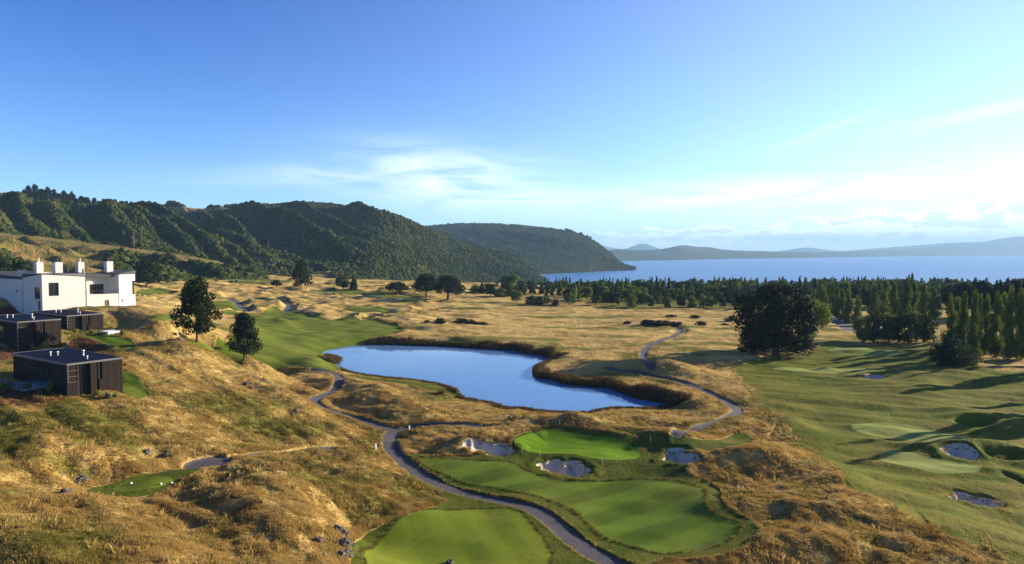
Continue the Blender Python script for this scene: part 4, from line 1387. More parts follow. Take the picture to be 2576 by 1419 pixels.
def tree_shape(kind, seed, n, leaf):
    """crown and trunk of a tree one unit high and about one unit wide"""
    r = np.random.RandomState(seed)
    lob = []
    tr = []
    if kind == 'pine':
        c0 = 0.22
        for i in range(46):
            h = c0 + (1 - c0) * (i / 46) ** 0.9
            w_ = 0.46 * (1 - ((h - c0) / (1 - c0)) ** 1.25 * 0.8) * (0.55 + 0.5 * r.rand()) * (0.65 + 0.6 * smooth(c0, 0.42, h))
            a_ = i * 2.4 + r.rand() * 0.9
            s_ = 0.085 + 0.05 * r.rand()
            lob.append((w_ * math.cos(a_), w_ * math.sin(a_), h - 0.03 * r.rand(), s_ * 1.35, s_ * 1.35, s_ * 0.62))
            if i % 2 == 0:
                lob.append((w_ * .5 * math.cos(a_), w_ * .5 * math.sin(a_), h, s_, s_, s_ * 0.8))
            if i % 3 == 0:
                tr.append(tube([(0, 0, h - 0.10), (w_ * .5 * math.cos(a_), w_ * .5 * math.sin(a_), h - 0.05), (w_ * .95 * math.cos(a_), w_ * .95 * math.sin(a_), h)], [0.014, 0.009, 0.003], 4))
        tr.append(tube([(0, 0, -0.04), (0.005, 0, 0.2), (-0.008, 0.005, 0.55), (0, 0, 0.97)], [0.034, 0.026, 0.016, 0.004]))
    elif kind == 'spread':
        tr.append(tube([(0, 0, -0.04), (0.01, 0, 0.25), (0, 0.01, 0.45)], [0.05, 0.035, 0.025]))
        for i in range(30):
            a_ = i * 2.4
            rr2 = 0.44 * math.sqrt((i + .5) / 30)
            h = 0.34 + 0.55 * (1 - (rr2 / 0.47) ** 2) * (0.75 + .3 * r.rand())
            s_ = 0.10 + 0.06 * r.rand()
            lob.append((rr2 * math.cos(a_), rr2 * math.sin(a_), h, s_ * 1.2, s_ * 1.2, s_ * .75))
            if i % 3 == 0:
                lob.append((rr2 * 1.02 * math.cos(a_), rr2 * 1.02 * math.sin(a_), 0.30 + .1 * r.rand(), s_, s_, s_ * .6))
                tr.append(tube([(0, 0, .25), (rr2 * .5 * math.cos(a_), rr2 * .5 * math.sin(a_), h * .6 + .1), (rr2 * math.cos(a_), rr2 * math.sin(a_), h)], [0.022, 0.012, 0.004], 4))
    elif kind == 'macro':
        tr.append(tube([(0, 0, -0.04), (0.01, 0, 0.2), (0.0, 0.0, 0.6)], [0.06, 0.05, 0.02]))
        for i in range(64):
            a_ = r.rand() * 6.28
            h = 0.14 + 0.82 * r.rand()
            w_ = 0.47 * math.sin(math.pi * min(1, (h + 0.16) * 0.86)) ** 0.55 * (0.45 + 0.68 * r.rand())
            s_ = 0.08 + 0.075 * r.rand()
            lob.append((w_ * math.cos(a_), w_ * math.sin(a_), h, s_, s_, s_ * 0.8))
        for i in range(22):
            a_ = i * 2.4
            w_ = 0.30 + 0.13 * r.rand()
            lob.append((w_ * math.cos(a_), w_ * math.sin(a_), 0.07 + 0.22 * r.rand(), 0.12, 0.12, 0.09))
        for i in range(22):
            lob.append((0.16 * r.randn(), 0.16 * r.randn(), 0.15 + .6 * r.rand(), 0.17, 0.17, 0.16))
    elif kind == 'round':
        tr.append(tube([(0, 0, -0.04), (0.01, 0, 0.25), (0, 0.01, 0.55)], [0.035, 0.026, 0.012]))
        for i in range(22):
            a_ = r.rand() * 6.28
            h = 0.24 + 0.68 * r.rand()
            w_ = 0.36 * math.sin(math.pi * (h * .86 + 0.03)) ** 0.7 * (0.5 + 0.6 * r.rand())
            s_ = 0.13 + 0.09 * r.rand()
            lob.append((w_ * math.cos(a_), w_ * math.sin(a_), h, s_, s_, s_ * 0.85))
    elif kind == 'poplar':
        tr.append(tube([(0, 0, -0.04), (0, 0, 0.3), (0, 0, 0.9)], [0.024, 0.018, 0.004]))
        for i in range(26):
            a_ = r.rand() * 6.28
            h = 0.14 + 0.84 * (i + r.rand()) / 26
            w_ = 0.30 * math.sin(math.pi * min(1, h * 0.80 + 0.16)) ** 0.6 * r.rand()
            s_ = (0.20 + .07 * r.rand()) * (1.08 - h * 0.62)
            lob.append((w_ * math.cos(a_), w_ * math.sin(a_), h - s_ * .3, s_, s_, 0.075 + .03 * r.rand()))
    elif kind == 'cone':
        tr.append(tube([(0, 0, -0.04), (0, 0, 0.5), (0, 0, 0.95)], [0.03, 0.018, 0.004]))
        for i in range(26):
            a_ = i * 2.4
            h = 0.10 + 0.86 * i / 26
            w_ = 0.36 * (1 - h) ** 0.85 * (0.8 + 0.3 * r.rand())
            s_ = 0.05 + 0.14 * (1 - h)
            lob.append((w_ * math.cos(a_), w_ * math.sin(a_), h, s_, s_, s_ * 0.75))
    cr = leafcloud(r, lob, n, leaf, fill=0.25)
    return cr, join(tr)


TREE_LIB = {}


def tree_mesh(kind, variant, lod):
    key = (kind, variant, lod)
    if key not in TREE_LIB:
        n, leaf = {'near': (8000, 0.030), 'huge': (20000, 0.024), 'mid': (1700, 0.06), 'far': (520, 0.11), 'tiny': (260, 0.16)}[lod]
        if kind == 'poplar':
            leaf *= 0.9
        cr, tr = tree_shape(kind, 100 + variant * 7 + len(kind), n, leaf)
        TREE_LIB[key] = (cr, tr, {})
    return TREE_LIB[key]


FOL = {'pine': M_PINE, 'spread': M_PINE, 'macro': M_CYP, 'round': M_LEAFG, 'poplar': M_POPL, 'cone': M_DARKG}
NAME = {'pine': 'pine_tree', 'spread': 'pine_tree', 'macro': 'cypress_tree', 'round': 'broadleaf_tree', 'poplar': 'poplar_tree', 'cone': 'conifer_tree'}
rt = np.random.RandomState(11)


def plant(kind, X, Y, zb, h, w, label, lod='mid', variant=None, group=None, fol=None, cat='tree', name=None):
    variant = rt.randint(3) if variant is None else variant
    cr, tr, cache = tree_mesh(kind, variant, lod)
    f = fol or FOL[kind]
    e = bpy.data.objects.new(name or NAME[kind], None)
    COL.objects.link(e)
    e.location = (X, Y, zb)
    e.rotation_euler = (0, 0, rt.rand() * 6.28)
    e.scale = (w, w, h)
    for nm, (V, T), mt in (('crown', cr, f), ('trunk', tr, M_BARK)):
        ck = (nm, mt.name)
        if ck not in cache:
            o = mesh_obj(nm, V, T, mt, parent=e, smooth_=(nm == 'trunk'))
            cache[ck] = o.data
        else:
            o = bpy.data.objects.new(nm, cache[ck])
            COL.objects.link(o)
            o.parent = e
    tag(e, label, cat, group)
    return e


def tree_px(kind, px_, base, top, wpx, label, lod='mid', dist=None, scale=2.5156, **kw):
    """tree seen at a column, standing on the ground seen at row BASE (or DIST metres off) and reaching up to row TOP"""
    px_, top, wpx = px_ / scale, top / scale, wpx / scale
    if dist is None:
        X, Y, zb = final_pt(px_, base / scale)
    else:
        Y = dist
        X = x_at(px_, top, Y)
        zb = float(gz(X, Y)[0])
    h = max(2.5, float(z_at(top, Y)) - zb)
    X = x_at(px_, top, Y)
    return plant(kind, X, Y, zb - 0.15, h, wpx / F * Y, label, lod, **kw)


# the ones that stand out
tree_px('pine', 493, 860, 706, 112, 'taller of the two dark pines behind the golden crest, before the pond fairway', 'near', variant=0)
tree_px('pine', 612, 909, 789, 82, 'smaller dark pine with bare lower trunk on the fairway edge left of the pond', 'near', variant=1)
tree_px('pine', 757, 731, 657, 50, 'slim dark pine standing at the far end of the golden dunes below the hill', 'mid', variant=2)
tree_px('spread', 695, 724, 702, 26, 'very small dark tree alone beside the slim far pine', 'far')
tree_px('round', 862, 728, 690, 42, 'rounded dark tree at the foot of the green hillock beyond the far fairway', 'mid', fol=M_DARKG)
tree_px('cone', 890, 729, 694, 26, 'narrow grey green tree touching the rounded dark tree below the hillock', 'far')
tree_px('spread', 998, 740, 706, 58, 'low spreading dark pine alone on the far edge of the dunes', 'mid', variant=1)
tree_px('spread', 1072, 748, 684, 66, 'bushy dark pine, first of the close pair in the middle of the plain', 'near', variant=0)
tree_px('spread', 1127, 754, 689, 76, 'spreading dark pine with a clear forked trunk, second of the close pair', 'near', variant=2)
tree_px('pine', 368, 722, 655, 78, 'big dark pine just past the bright end of the white house', 'mid', variant=1)
tree_px('round', 22, 0, 640, 105, 'broad dark tree above the roof at the low end of the white house', 'mid', dist=300, fol=M_DARKG)
tree_px('macro', 70, 0, 655, 60, 'dark bushy tree behind the first two chimneys of the white house', 'mid', dist=315, fol=M_DARKG)
tree_px('round', 2046, 868, 748, 100, 'lighter green broad tree pressed behind the giant dark cypress', 'near', fol=M_LEAFG)
tree_px('macro', 1955, 893, 720, 186, 'giant dark spreading cypress standing alone at the edge of the rolling fairway', 'huge', variant=0)
tree_px('macro', 2402, 918, 850, 112, 'low rounded dark bush in front of the tall poplar stand', 'near', variant=1, fol=M_DARKG)
for i, (a_, t_, w_) in enumerate([(2172, 792, 44), (2200, 785, 50), (2232, 779, 46), (2262, 783, 50), (2295, 785, 48), (2326, 790, 50)]):
    tree_px('macro' if i % 2 else 'round', a_, 862, t_, w_ * 1.15, ['dense dark tree at the road end of the clipped looking clump', 'second tree from the road in the dense dark clump',
            'tallest pale topped tree of the dense dark clump by the road', 'fourth tree from the road in the dense dark clump', 'fifth tree from the road in the dense dark clump',
            'end tree of the dense dark clump, towards the tall poplars'][i], 'mid', fol=M_DARKG if i % 2 else M_LEAFG, group='trees in the dense dark clump beside the road')
for i, (a_, b2, t_, w_) in enumerate([(2392, 880, 742, 44), (2425, 885, 736, 46), (2452, 896, 732, 48), (2484, 892, 742, 46), (2510, 900, 735, 50), (2545, 905, 722, 54), (2575, 905, 728, 54),
                                      (2408, 862, 745, 44), (2465, 868, 738, 44), (2530, 872, 735, 48)]):
    tree_px('poplar', a_, b2, t_, w_ * 1.0, 'tall green poplar in the dense stand by the edge of the rolling fairway', 'near' if i < 7 else 'mid', group='poplars in the tall stand beside the rolling fairway')
for i, (a_, t_, w_, d_) in enumerate([(2422, 706, 60, 330), (2470, 700, 62, 335), (2518, 706, 60, 340), (2560, 698, 66, 330), (2610, 700, 66, 330)]):
    tree_px('spread', a_, 0, t_, w_ * 1.3, 'dark flat topped pine rising behind the tall poplar stand', 'mid', dist=d_, group='dark pines behind the tall poplar stand', fol=M_CYP)
# poplar avenue along the road
for i in range(8):
    f = i / 7
    tree_px('poplar', 2158 - 92 * f ** 0.7, 818 - 42 * f, 745 - 42 * f ** 0.6, 36 - 14 * f, 'tall poplar in the avenue along the straight road', 'mid', group='poplars lining the straight road')
for i in range(5):
    f = i / 4
    tree_px('poplar', 2078 - 14 * f, 812 - 36 * f, 742 - 34 * f ** 0.6, 30 - 12 * f, 'poplar on the cypress side of the straight road', 'mid', group='poplars on the cypress side of the road')
for i, (a_, t_) in enumerate([(2200, 712), (2226, 700), (2252, 706), (2280, 698), (2300, 704), (2325, 712), (2350, 722)]):
    tree_px('poplar', a_, 0, t_, 42, 'poplar like tree rising behind the dense dark clump', 'mid', dist=330 + 12 * (i % 3), group='tall trees behind the dense dark clump')
# front row of the park trees
for i, (a_, b2, t_, w_, kd, lb) in enumerate([
        (1480, 715, 645, 130, 'round', 'pale green broad tree at the near corner of the tree belt'), (1595, 752, 665, 112, 'round', 'bright green rounded tree just in front of the belt corner'),
        (1540, 662, 552, 175, 'round', 'largest domed green tree of the belt, close to the bay'), (1385, 690, 622, 110, 'macro', 'dark low tree where the belt meets the hill foot'),
        (1290, 680, 618, 90, 'round', 'small green tree at the foot of the bush clad hill'), (1700, 770, 700, 90, 'macro', 'dark rounded tree at the edge of the hayfield'),
        (1760, 772, 706, 75, 'macro', 'second dark rounded tree on the hayfield edge'), (1820, 770, 710, 72, 'round', 'third rounded tree on the hayfield edge'), (1880, 775, 728, 60, 'macro', 'low dark tree beside the lone round one on the hayfield edge'),
        (1990, 772, 684, 112, 'round', 'full rounded green tree standing free in front of the belt'), (2180, 772, 704, 92, 'round', 'round topped green tree alone on the park lawn'),
        (2275, 757, 700, 54, 'cone', 'small pointed conifer on the park lawn'), (2330, 757, 702, 54, 'cone', 'pointed conifer beside the round park tree'), (2442, 785, 690, 86, 'round', 'oval green tree on the park lawn before the dark firs'),
        (2010, 700, 610, 60, 'cone', 'tall fir standing inside the belt')]):
    q = C3([(a_, b2), (a_, t_)])
    tree_px(kd, q[0][0], q[0][1], q[1][1], w_ / 1.84 / 4, lb, 'mid', scale=1.0, fol=M_LEAFG if kd == 'round' else M_DARKG)
for i, (a_, b2, t_, w_) in enumerate([(195, 498, 425, 62), (308, 503, 442, 50), (352, 480, 408, 56), (410, 503, 438, 44), (500, 498, 425, 70), (105, 490, 440, 40), (560, 500, 430, 60), (745, 505, 440, 60), (680, 505, 435, 66), (630, 500, 430, 60), (820, 505, 440, 60), (870, 505, 430, 70)]):
    s_ = 2576 / 1696
    tree_px('round' if i % 3 else 'macro', (2400 + a_ / s_) / 4, (900 + b2 / s_) / 4, (900 + t_ / s_) / 4, w_ / s_ / 4,
            ['dark oval tree on the park lawn before the belt', 'small round tree on the park lawn', 'bright green tree on the lawn behind the small round one', 'smallest pale tree on the park lawn', 'broad tree closing the park lawn',
             'little dark tree on the park lawn near the lake side', 'green tree at the belt edge next to the broad one', 'dark belt tree just short of the giant cypress', 'dark belt tree with a square crown', 'green belt tree between dark ones',
             'belt tree half hidden by the giant cypress', 'last belt tree before the giant cypress'][i], 'mid', scale=1.0, fol=(M_LEAFG, M_DARKG, M_LEAFG)[i % 3] if i != 2 else M_POPL)
# slender poplars against the lake
for i, (a_, t_) in enumerate([(1800, 565), (1828, 572), (1888, 567), (1912, 572), (1935, 566), (1958, 563), (1985, 565), (2235, 567), (2255, 572), (2280, 566), (2303, 568), (2328, 585), (2370, 572), (2398, 562), (2420, 570), (2450, 590)]):
    q = C3([(a_, t_)])[0]
    tree_px('poplar', q[0], 0, q[1], 3.0 + (1.6 if 4 <= i <= 6 else 0), 'slender dark poplar standing out against the lake', 'far', dist=760 + 60 * (i % 3), scale=1.0, group='slender poplars against the lake', fol=M_DARKG)
for i, (a_, t_) in enumerate([(305, 312), (318, 318), (345, 313), (395, 318), (420, 308), (575, 315), (695, 313), (760, 330), (790, 318), (805, 312), (830, 330), (880, 322), (917, 312), (1090, 312), (1110, 316), (1330, 318), (1360, 318), (1420, 315), (1480, 310), (1500, 314), (1570, 308), (1590, 312), (1612, 310), (1690, 312), (1710, 310), (1880, 300), (1900, 292), (2060, 330), (2160, 322)]):
    s_ = 2576 / 1696
    tree_px('poplar' if i % 4 else 'cone', (2400 + a_ / s_) / 4, 0, (900 + t_ / s_) / 4, 3.4 + 1.6 * (i % 3), 'slender tree rising above the belt near the lake shore', 'far', dist=560 + 90 * (i % 4), scale=1.0, group='slender trees rising above the belt', fol=(M_DARKG, M_POPL)[i % 2])
# the belt itself, filled row by row
nb = 0
look = {'round': 'rounded %s tree', 'macro': 'dense dark tree', 'cone': 'pointed dark conifer', 'poplar': 'upright %s tree'}
for row, (dst, p0, p1, step, t0, t1) in enumerate([(395, 735, 1100, 8, 286, 296), (435, 560, 1100, 8, 284, 292), (480, 470, 1100, 7.5, 282, 289), (560, 480, 1100, 7.5, 280, 286), (660, 500, 1100, 7.5, 279, 284.5), (790, 515, 1100, 7.5, 279.5, 284), (940, 530, 1100, 7.5, 279.5, 284)]):
    p = p0
    while p < p1:
        p += step * (0.6 + 0.8 * rt.rand())
        kd = rt.choice(['round', 'macro', 'cone', 'round', 'poplar', 'round', 'poplar'])
        tp = t0 - 1 + (t1 - t0 + 2) * rt.rand() ** 1.3 - (1.5 if kd == 'poplar' else 0)
        if dst < 500 and 640 < p < 735:
            tp += 2.5
        if p < 700 and dst > 600:
            tp += 1.5
        dd = dst * (0.96 + 0.08 * rt.rand())
        if 812 < p < 866 and dst < 440:      # the road stays open
            continue
        fo = {'round': (M_LEAFG, M_POPL, M_DARKG)[rt.randint(3)], 'macro': M_DARKG, 'cone': M_DARKG, 'poplar': (M_POPL, M_DARKG)[rt.randint(2)]}[kd]
        tone = {M_LEAFG.name: 'green', M_POPL.name: 'olive green', M_DARKG.name: 'dark green'}[fo.name]
        where_ = ('below the hill foot' if p < 545 else 'under the headland' if p < 640 else 'under the far peaked shore' if p < 735 else 'behind the giant cypress' if p < 815 else 'around the poplar avenue' if p < 870 else 'beyond the dense dark clump' if p < 945 else 'behind the tall poplar stand')
        depth = 'front' if dst < 500 else ('middle' if dst < 700 else 'lakeside')
        lb = (look[kd] % tone if '%' in look[kd] else look[kd]) + ' in the ' + depth + ' belt ' + where_
        tree_px(kd, p, 0, tp, step * (1.3 + 0.7 * rt.rand()) * (0.62 if kd in ('poplar', 'cone') else 1.0), lb, 'far' if dst > 420 else 'mid', dist=dd, scale=1.0, group=lb.replace(' tree ', ' trees ').replace(' conifer ', ' conifers '), fol=fo)
        nb += 1
print('belt trees', nb)
# trees that stand just outside the picture and throw the long shadows over the rolling fairway
for i, (X, Y) in enumerate([(142, 178), (150, 184), (160, 186), (170, 190), (150, 165), (165, 172), (180, 178), (152, 196), (172, 204), (116, 140), (113, 132), (121, 136), (150, 150), (162, 158), (128, 142), (134, 148), (190, 200), (200, 190)]):
    if X / Y < 0.755:
        continue
    plant('poplar', X, Y, float(gz(X, Y)[0]), 17 + 4 * rt.rand(), 5.5, 'tall poplar beyond the tall stand', 'mid', group='poplars continuing the tall stand')

# skyline pines on the steep hill and a few dead trunks on the slopes
def on_slope(hd, px_, T):
    V = hd['V']
    q, _ = pxy(V[:, 0], V[:, 1], V[:, 2])
    k_ = np.argmin(np.abs(q - px_) + np.abs(hd['T'] - T) * 60)
    return V[k_]


for i, (a_, t_, w_) in enumerate([(175, 100, 30), (215, 76, 40), (262, 66, 45), (300, 90, 50), (350, 88, 44), (405, 103, 44), (440, 125, 40), (468, 113, 40), (500, 135, 36), (528, 112, 30), (545, 135, 30), (600, 152, 44), (640, 152, 44), (690, 165, 36), (760, 172, 38), (800, 176, 30), (820, 180, 30), (852, 175, 32), (890, 181, 36), (925, 195, 30), (966, 206, 22), (1010, 232, 22), (1068, 222, 24), (235, 110, 40), (280, 120, 44), (330, 130, 40), (380, 150, 40), (480, 160, 40), (560, 170, 40), (730, 190, 36)]):
    px_, tp = a_ / 1.84 / 4, (700 + t_ / 1.84) / 4
    v = on_slope(HILLS[6], px_, 0.97 if i < 23 else 0.86)
    h = max(9.0, float(z_at(tp, v[1])) - v[2])
    plant('pine' if i % 3 else 'spread', v[0], v[1], v[2] - 1, min(h, 26), w_ / 1.84 / 4 / F * v[1] * 1.3, 'dark pine in the tall clump on the high end of the steep hill' if a_ < 580 else 'dark pine on the descending skyline of the steep hill', 'far', group='pines on the high end of the steep hill' if a_ < 580 else 'pines on the descending skyline', fol=M_CYP)
for i, (a_, t_, w_) in enumerate([(1955, 215, 26), (1975, 222, 30), (2000, 235, 24), (2070, 262, 22), (2110, 275, 16), (1288, 162, 6), (2140, 290, 18), (2290, 395, 16), (2415, 492, 18)]):
    q = C3([(a_, t_)])[0]
    v = on_slope(HILLS[2], q[0], 0.995)
    h = max(14.0, float(z_at(q[1], v[1])) - v[2])
    plant('round', v[0], v[1], v[2] - 1, min(h, 45), w_ / 1.84 / 4 / F * v[1] * 1.3, 'dark tree on the skyline of the headland', 'far', group='trees on the skyline of the headland', fol=M_DARKG)
dv, dt = [], []
r_ = np.random.RandomState(3)
dead_parts = [tube([(0, 0, -.1), (0.01, 0, .5), (0, .02, 1)], [.035, .02, .004], 4)]
for i in range(16):
    a_, h = i * 2.4, .3 + .6 * i / 16
    l_ = .22 * (1.15 - h)
    dead_parts.append(tube([(0, 0, h), (l_ * math.cos(a_), l_ * math.sin(a_), h + .12)], [.012, .003], 3))
dead_me = None
for (a_, b2, hi, hh) in [(985, 540, 6, 20), (1048, 495, 6, 18), (505, 480, 6, 12), (2170, 545, 4, 18), (2190, 545, 4, 17), (2230, 550, 4, 20), (2290, 555, 4, 15), (2345, 565, 4, 16), (1985, 550, 4, 15), (720, 440, 6, 14), (1770, 600, 4, 18), (2535, 700, 4, 16)]:
    px_, py_ = a_ / 1.84 / 4, (700 + b2 / 1.84) / 4
    V = HILLS[hi]['V']
    q, w_ = pxy(V[:, 0], V[:, 1], V[:, 2])
    v = V[np.argmin(np.hypot(q - px_, w_ - py_) + V[:, 1] * 0.002)]
    if dead_me is None:
        o = mesh_obj('dead_tree', *join(dead_parts), M_GREYW)
        dead_me = o.data
    else:
        o = bpy.data.objects.new('dead_tree', dead_me)
        COL.objects.link(o)
    o.location = tuple(v)
    o.scale = (hh * .8, hh * .8, hh * .8)
    tag(o, 'bare grey dead tree standing in the bush on the hillside', 'dead tree', 'dead trees on the bush clad hillside')
# dark scrub heaps in the hayfield and pond margin
for i, (a_, b2, w_, hh) in enumerate([(1030, 905, 90, 1.7), (1180, 905, 110, 1.6), (1250, 912, 100, 1.5), (1330, 918, 120, 1.0), (935, 900, 50, 0.9), (2410, 910, 60, 1.0), (2545, 915, 60, 1.6)]):
    q = C3([(a_, b2)])[0]
    X, Y, zb = final_pt(*q)
    e = plant('macro', X, Y, zb - 0.4, hh * 1.5, w_ / 1.84 / 4 / F * Y * 0.95, ['dark scrub heap, first of the row in the hayfield', 'longest dark scrub heap in the hayfield', 'dark scrub heap touching the longest one', 'low dark scrub strip trailing down the hayfield',
              'small dark scrub tuft on the hayfield', 'small dark bush near the ditch line', 'dark bush at the ditch end'][i], 'far', fol=M_CYP, cat='bush', name='scrub_heap')
s_ = 2576 / 1696
for i, (a_, b2, w_, hh) in enumerate([(800, 582, 70, 1.8), (300, 605, 90, 1.6), (380, 607, 100, 1.6), (460, 608, 90, 1.2), (610, 608, 60, 1.3), (435, 558, 60, 1.0), (165, 600, 40, 1.0), (760, 610, 60, 0.8), (580, 560, 60, 0.9)]):
    X, Y, zb = final_pt((2400 + a_ / s_) / 4, (900 + b2 / s_) / 4)
    plant('macro', X, Y, zb - 0.4, hh * 1.5, w_ / s_ / 4 / F * Y * 1.2, ['dark bush nearest the giant cypress on the hayfield', 'dark end of the scrub line above the winding track', 'middle of the scrub line above the winding track', 'thin end of the scrub line above the track',
          'mound of scrub past the scrub line', 'tiny scrub patch in the far hayfield', 'single small bush before the scrub line', 'low scrub close to the cypress shade', 'low scrub patch in the far hayfield'][i], 'far', fol=M_CYP, cat='bush', name='scrub_heap')
print('trees', round(time.time() - T00, 1))

# ------------------------------------------------------------------ buildings
class Fr:
    """a local frame: a along one wall, b along the other, z up"""
    def __init__(s, ox, oy, u):
        s.o = (ox, oy)
        s.u = u
        s.w = (-u[1], u[0])

    def p(s, a_, b2, z):
        return (s.o[0] + s.u[0] * a_ + s.w[0] * b2, s.o[1] + s.u[1] * a_ + s.w[1] * b2, z)


CUBEF = [(0, 3, 2, 1), (4, 5, 6, 7), (0, 1, 5, 4), (1, 2, 6, 5), (2, 3, 7, 6), (3, 0, 4, 7)]


def block(name, fr, a0, a1, b0, b1, z0, z1, mt, parent, tops=None, bev=0.0):
    """box in a frame; TOPS gives the four top heights (a0b0, a1b0, a1b1, a0b1) when the top slopes"""
    t = tops or (z1,) * 4
    V = [fr.p(a0, b0, z0), fr.p(a1, b0, z0), fr.p(a1, b1, z0), fr.p(a0, b1, z0), fr.p(a0, b0, t[0]), fr.p(a1, b0, t[1]), fr.p(a1, b1, t[2]), fr.p(a0, b1, t[3])]
    me = bpy.data.meshes.new(name)
    me.from_pydata(V, [], CUBEF)
    me.materials.append(mt)
    me.validate()
    o = bpy.data.objects.new(name, me)
    COL.objects.link(o)
    o.parent = parent
    if bev:
        m_ = o.modifiers.new('bevel', 'BEVEL')
        m_.width = bev
        m_.segments = 1
    return o


def wall(name, fr, along, a0, a1, b, th, z0, zt0, zt1, holes, mt, parent):
    """wall along axis 'a' or 'b' with rectangular holes (s0, s1, z0, z1); thickness TH goes inwards"""
    cuts = sorted({a0, a1} | {h[0] for h in holes} | {h[1] for h in holes})
    V, Fc = [], []

    def P_(s_, d_, z_):
        return fr.p(s_, b + d_, z_) if along == 'a' else fr.p(b + d_, s_, z_)

    def cell(s0, s1, zb, zt_0, zt_1):
        k_ = len(V)
        V.extend([P_(s0, 0, zb), P_(s1, 0, zb), P_(s1, th, zb), P_(s0, th, zb), P_(s0, 0, zt_0), P_(s1, 0, zt_1), P_(s1, th, zt_1), P_(s0, th, zt_0)])
        Fc.extend([tuple(k_ + i for i in f) for f in CUBEF])
    for s0, s1 in zip(cuts[:-1], cuts[1:]):
        top = lambda s_: zt0 + (zt1 - zt0) * (s_ - a0) / (a1 - a0)
        hs = sorted([h for h in holes if h[0] <= s0 + 1e-6 and h[1] >= s1 - 1e-6], key=lambda h: h[2])
        zz = z0
        for h in hs:
            cell(s0, s1, zz, h[2], h[2])
            zz = h[3]
        cell(s0, s1, zz, top(s0), top(s1))
    me = bpy.data.meshes.new(name)
    me.from_pydata(V, [], Fc)
    me.materials.append(mt)
    o = bpy.data.objects.new(name, me)
    COL.objects.link(o)
    o.parent = parent
    return o


def root(name, loc, label, cat, group=None):
    e = bpy.data.objects.new(name, None)
    COL.objects.link(e)
    tag(e, label, cat, group)
    return e


def m_brick():
    m, b, p, pos, out = mat('white_painted_brick')
    px_, py_, pz_ = b.sep(pos)
    v = b.comb(b.m('ADD', px_, py_), pz_, 0.0)
    br = b.n('ShaderNodeTexBrick')
    b.link(v, br.inputs['Vector'])
    br.inputs['Scale'].default_value = 1.0
    br.inputs['Brick Width'].default_value = 0.48
    br.inputs['Row Height'].default_value = 0.16
    br.inputs['Mortar Size'].default_value = 0.02
    br.inputs['Color1'].default_value = (0.74, 0.72, 0.69, 1)
    br.inputs['Color2'].default_value = (0.64, 0.62, 0.58, 1)
    br.inputs['Mortar'].default_value = (0.45, 0.43, 0.40, 1)
    n1 = b.noise(pos, 0.8, 5, 0.7)
    b.link(b.mix(b.m('MULTIPLY', b.rng(n1, 0.45, 0.75), 0.35), br.outputs['Color'], (0.50, 0.45, 0.38)), p.inputs['Base Color'])
    bump(b, p, b.m('ADD', br.outputs['Fac'], b.m('MULTIPLY', n1, -1.2)), 0.03)
    return m


def m_boards(name, c1, c2):
    m, b, p, pos, out = mat(name)
    px_, py_, pz_ = b.sep(pos)
    s_ = b.m('ADD', b.m('MULTIPLY', px_, 5.0), b.m('MULTIPLY', py_, 6.2))
    idx_ = b.m('FLOOR', s_)
    wn = b.n('ShaderNodeTexWhiteNoise', noise_dimensions='1D')
    b.link(idx_, wn.inputs['W'])
    grain = b.noise(b.comb(b.m('MULTIPLY', s_, 1.5), b.m('MULTIPLY', pz_, 0.35), 0.0), 2.0, 4, 0.7)
    c = b.mix(b.m('ADD', b.m('MULTIPLY', wn.outputs['Value'], 0.6), b.m('MULTIPLY', grain, 0.5), clamp=True), c1, c2)
    b.link(c, p.inputs['Base Color'])
    fr_ = b.m('FRACT', s_)
    bump(b, p, b.rng(b.m('ABSOLUTE', b.m('SUBTRACT', fr_, 0.5)), 0.38, 0.5, 1.0, 0.0), 0.02)
    p.inputs['Roughness'].default_value = 0.75
    return m


M_BRICK = m_brick()
M_BOARD = m_boards('dark_stained_boards', (0.014, 0.010, 0.008), (0.036, 0.027, 0.022))
M_BLACK = m_simple('black_void', (0.008, 0.008, 0.01), 0.6, 0.3, 0.1)
M_TRIM = m_simple('weathered_metal_trim', (0.13, 0.12, 0.12), 0.5, 0.4, 0.2)
M_NAVY = m_simple('dark_blue_roof_membrane', (0.004, 0.005, 0.016), 0.75, 0.06, 0.3, 0.6, col2=(0.006, 0.008, 0.022))
M_WROOF = m_simple('grey_roof', (0.07, 0.07, 0.08), 0.8, 0.1, 0.2)
M_WHITE = m_simple('white_enamel', (0.8, 0.8, 0.8), 0.4, 0.4, 0.05)
M_STEEL = m_simple('dark_steel', (0.03, 0.03, 0.035), 0.45, 0.5, 0.2)
M_DOOR = m_simple('brown_timber_door', (0.13, 0.07, 0.035), 0.6, 0.3, 0.3)
M_GLASS, _b, _p, _pos, _o = mat('dark_window_glass')
_p.inputs['Base Color'].default_value = (0.01, 0.014, 0.02, 1)
_p.inputs['Roughness'].default_value = 0.06
_p.inputs['Specular IOR Level'].default_value = 0.7
U = (0.55, 0.835)
UN = math.hypot(*U)
U = (U[0] / UN, U[1] / UN)


def px_param(fr, axis, other, px_):
    """distance along a wall at which a pixel column crosses it"""
    k_ = (px_ - 512) / F
    ux, uy = fr.u if axis == 'a' else fr.w
    o_ = fr.p(0, other, 0) if axis == 'a' else fr.p(other, 0, 0)
    return (k_ * o_[1] - o_[0]) / (ux - k_ * uy)


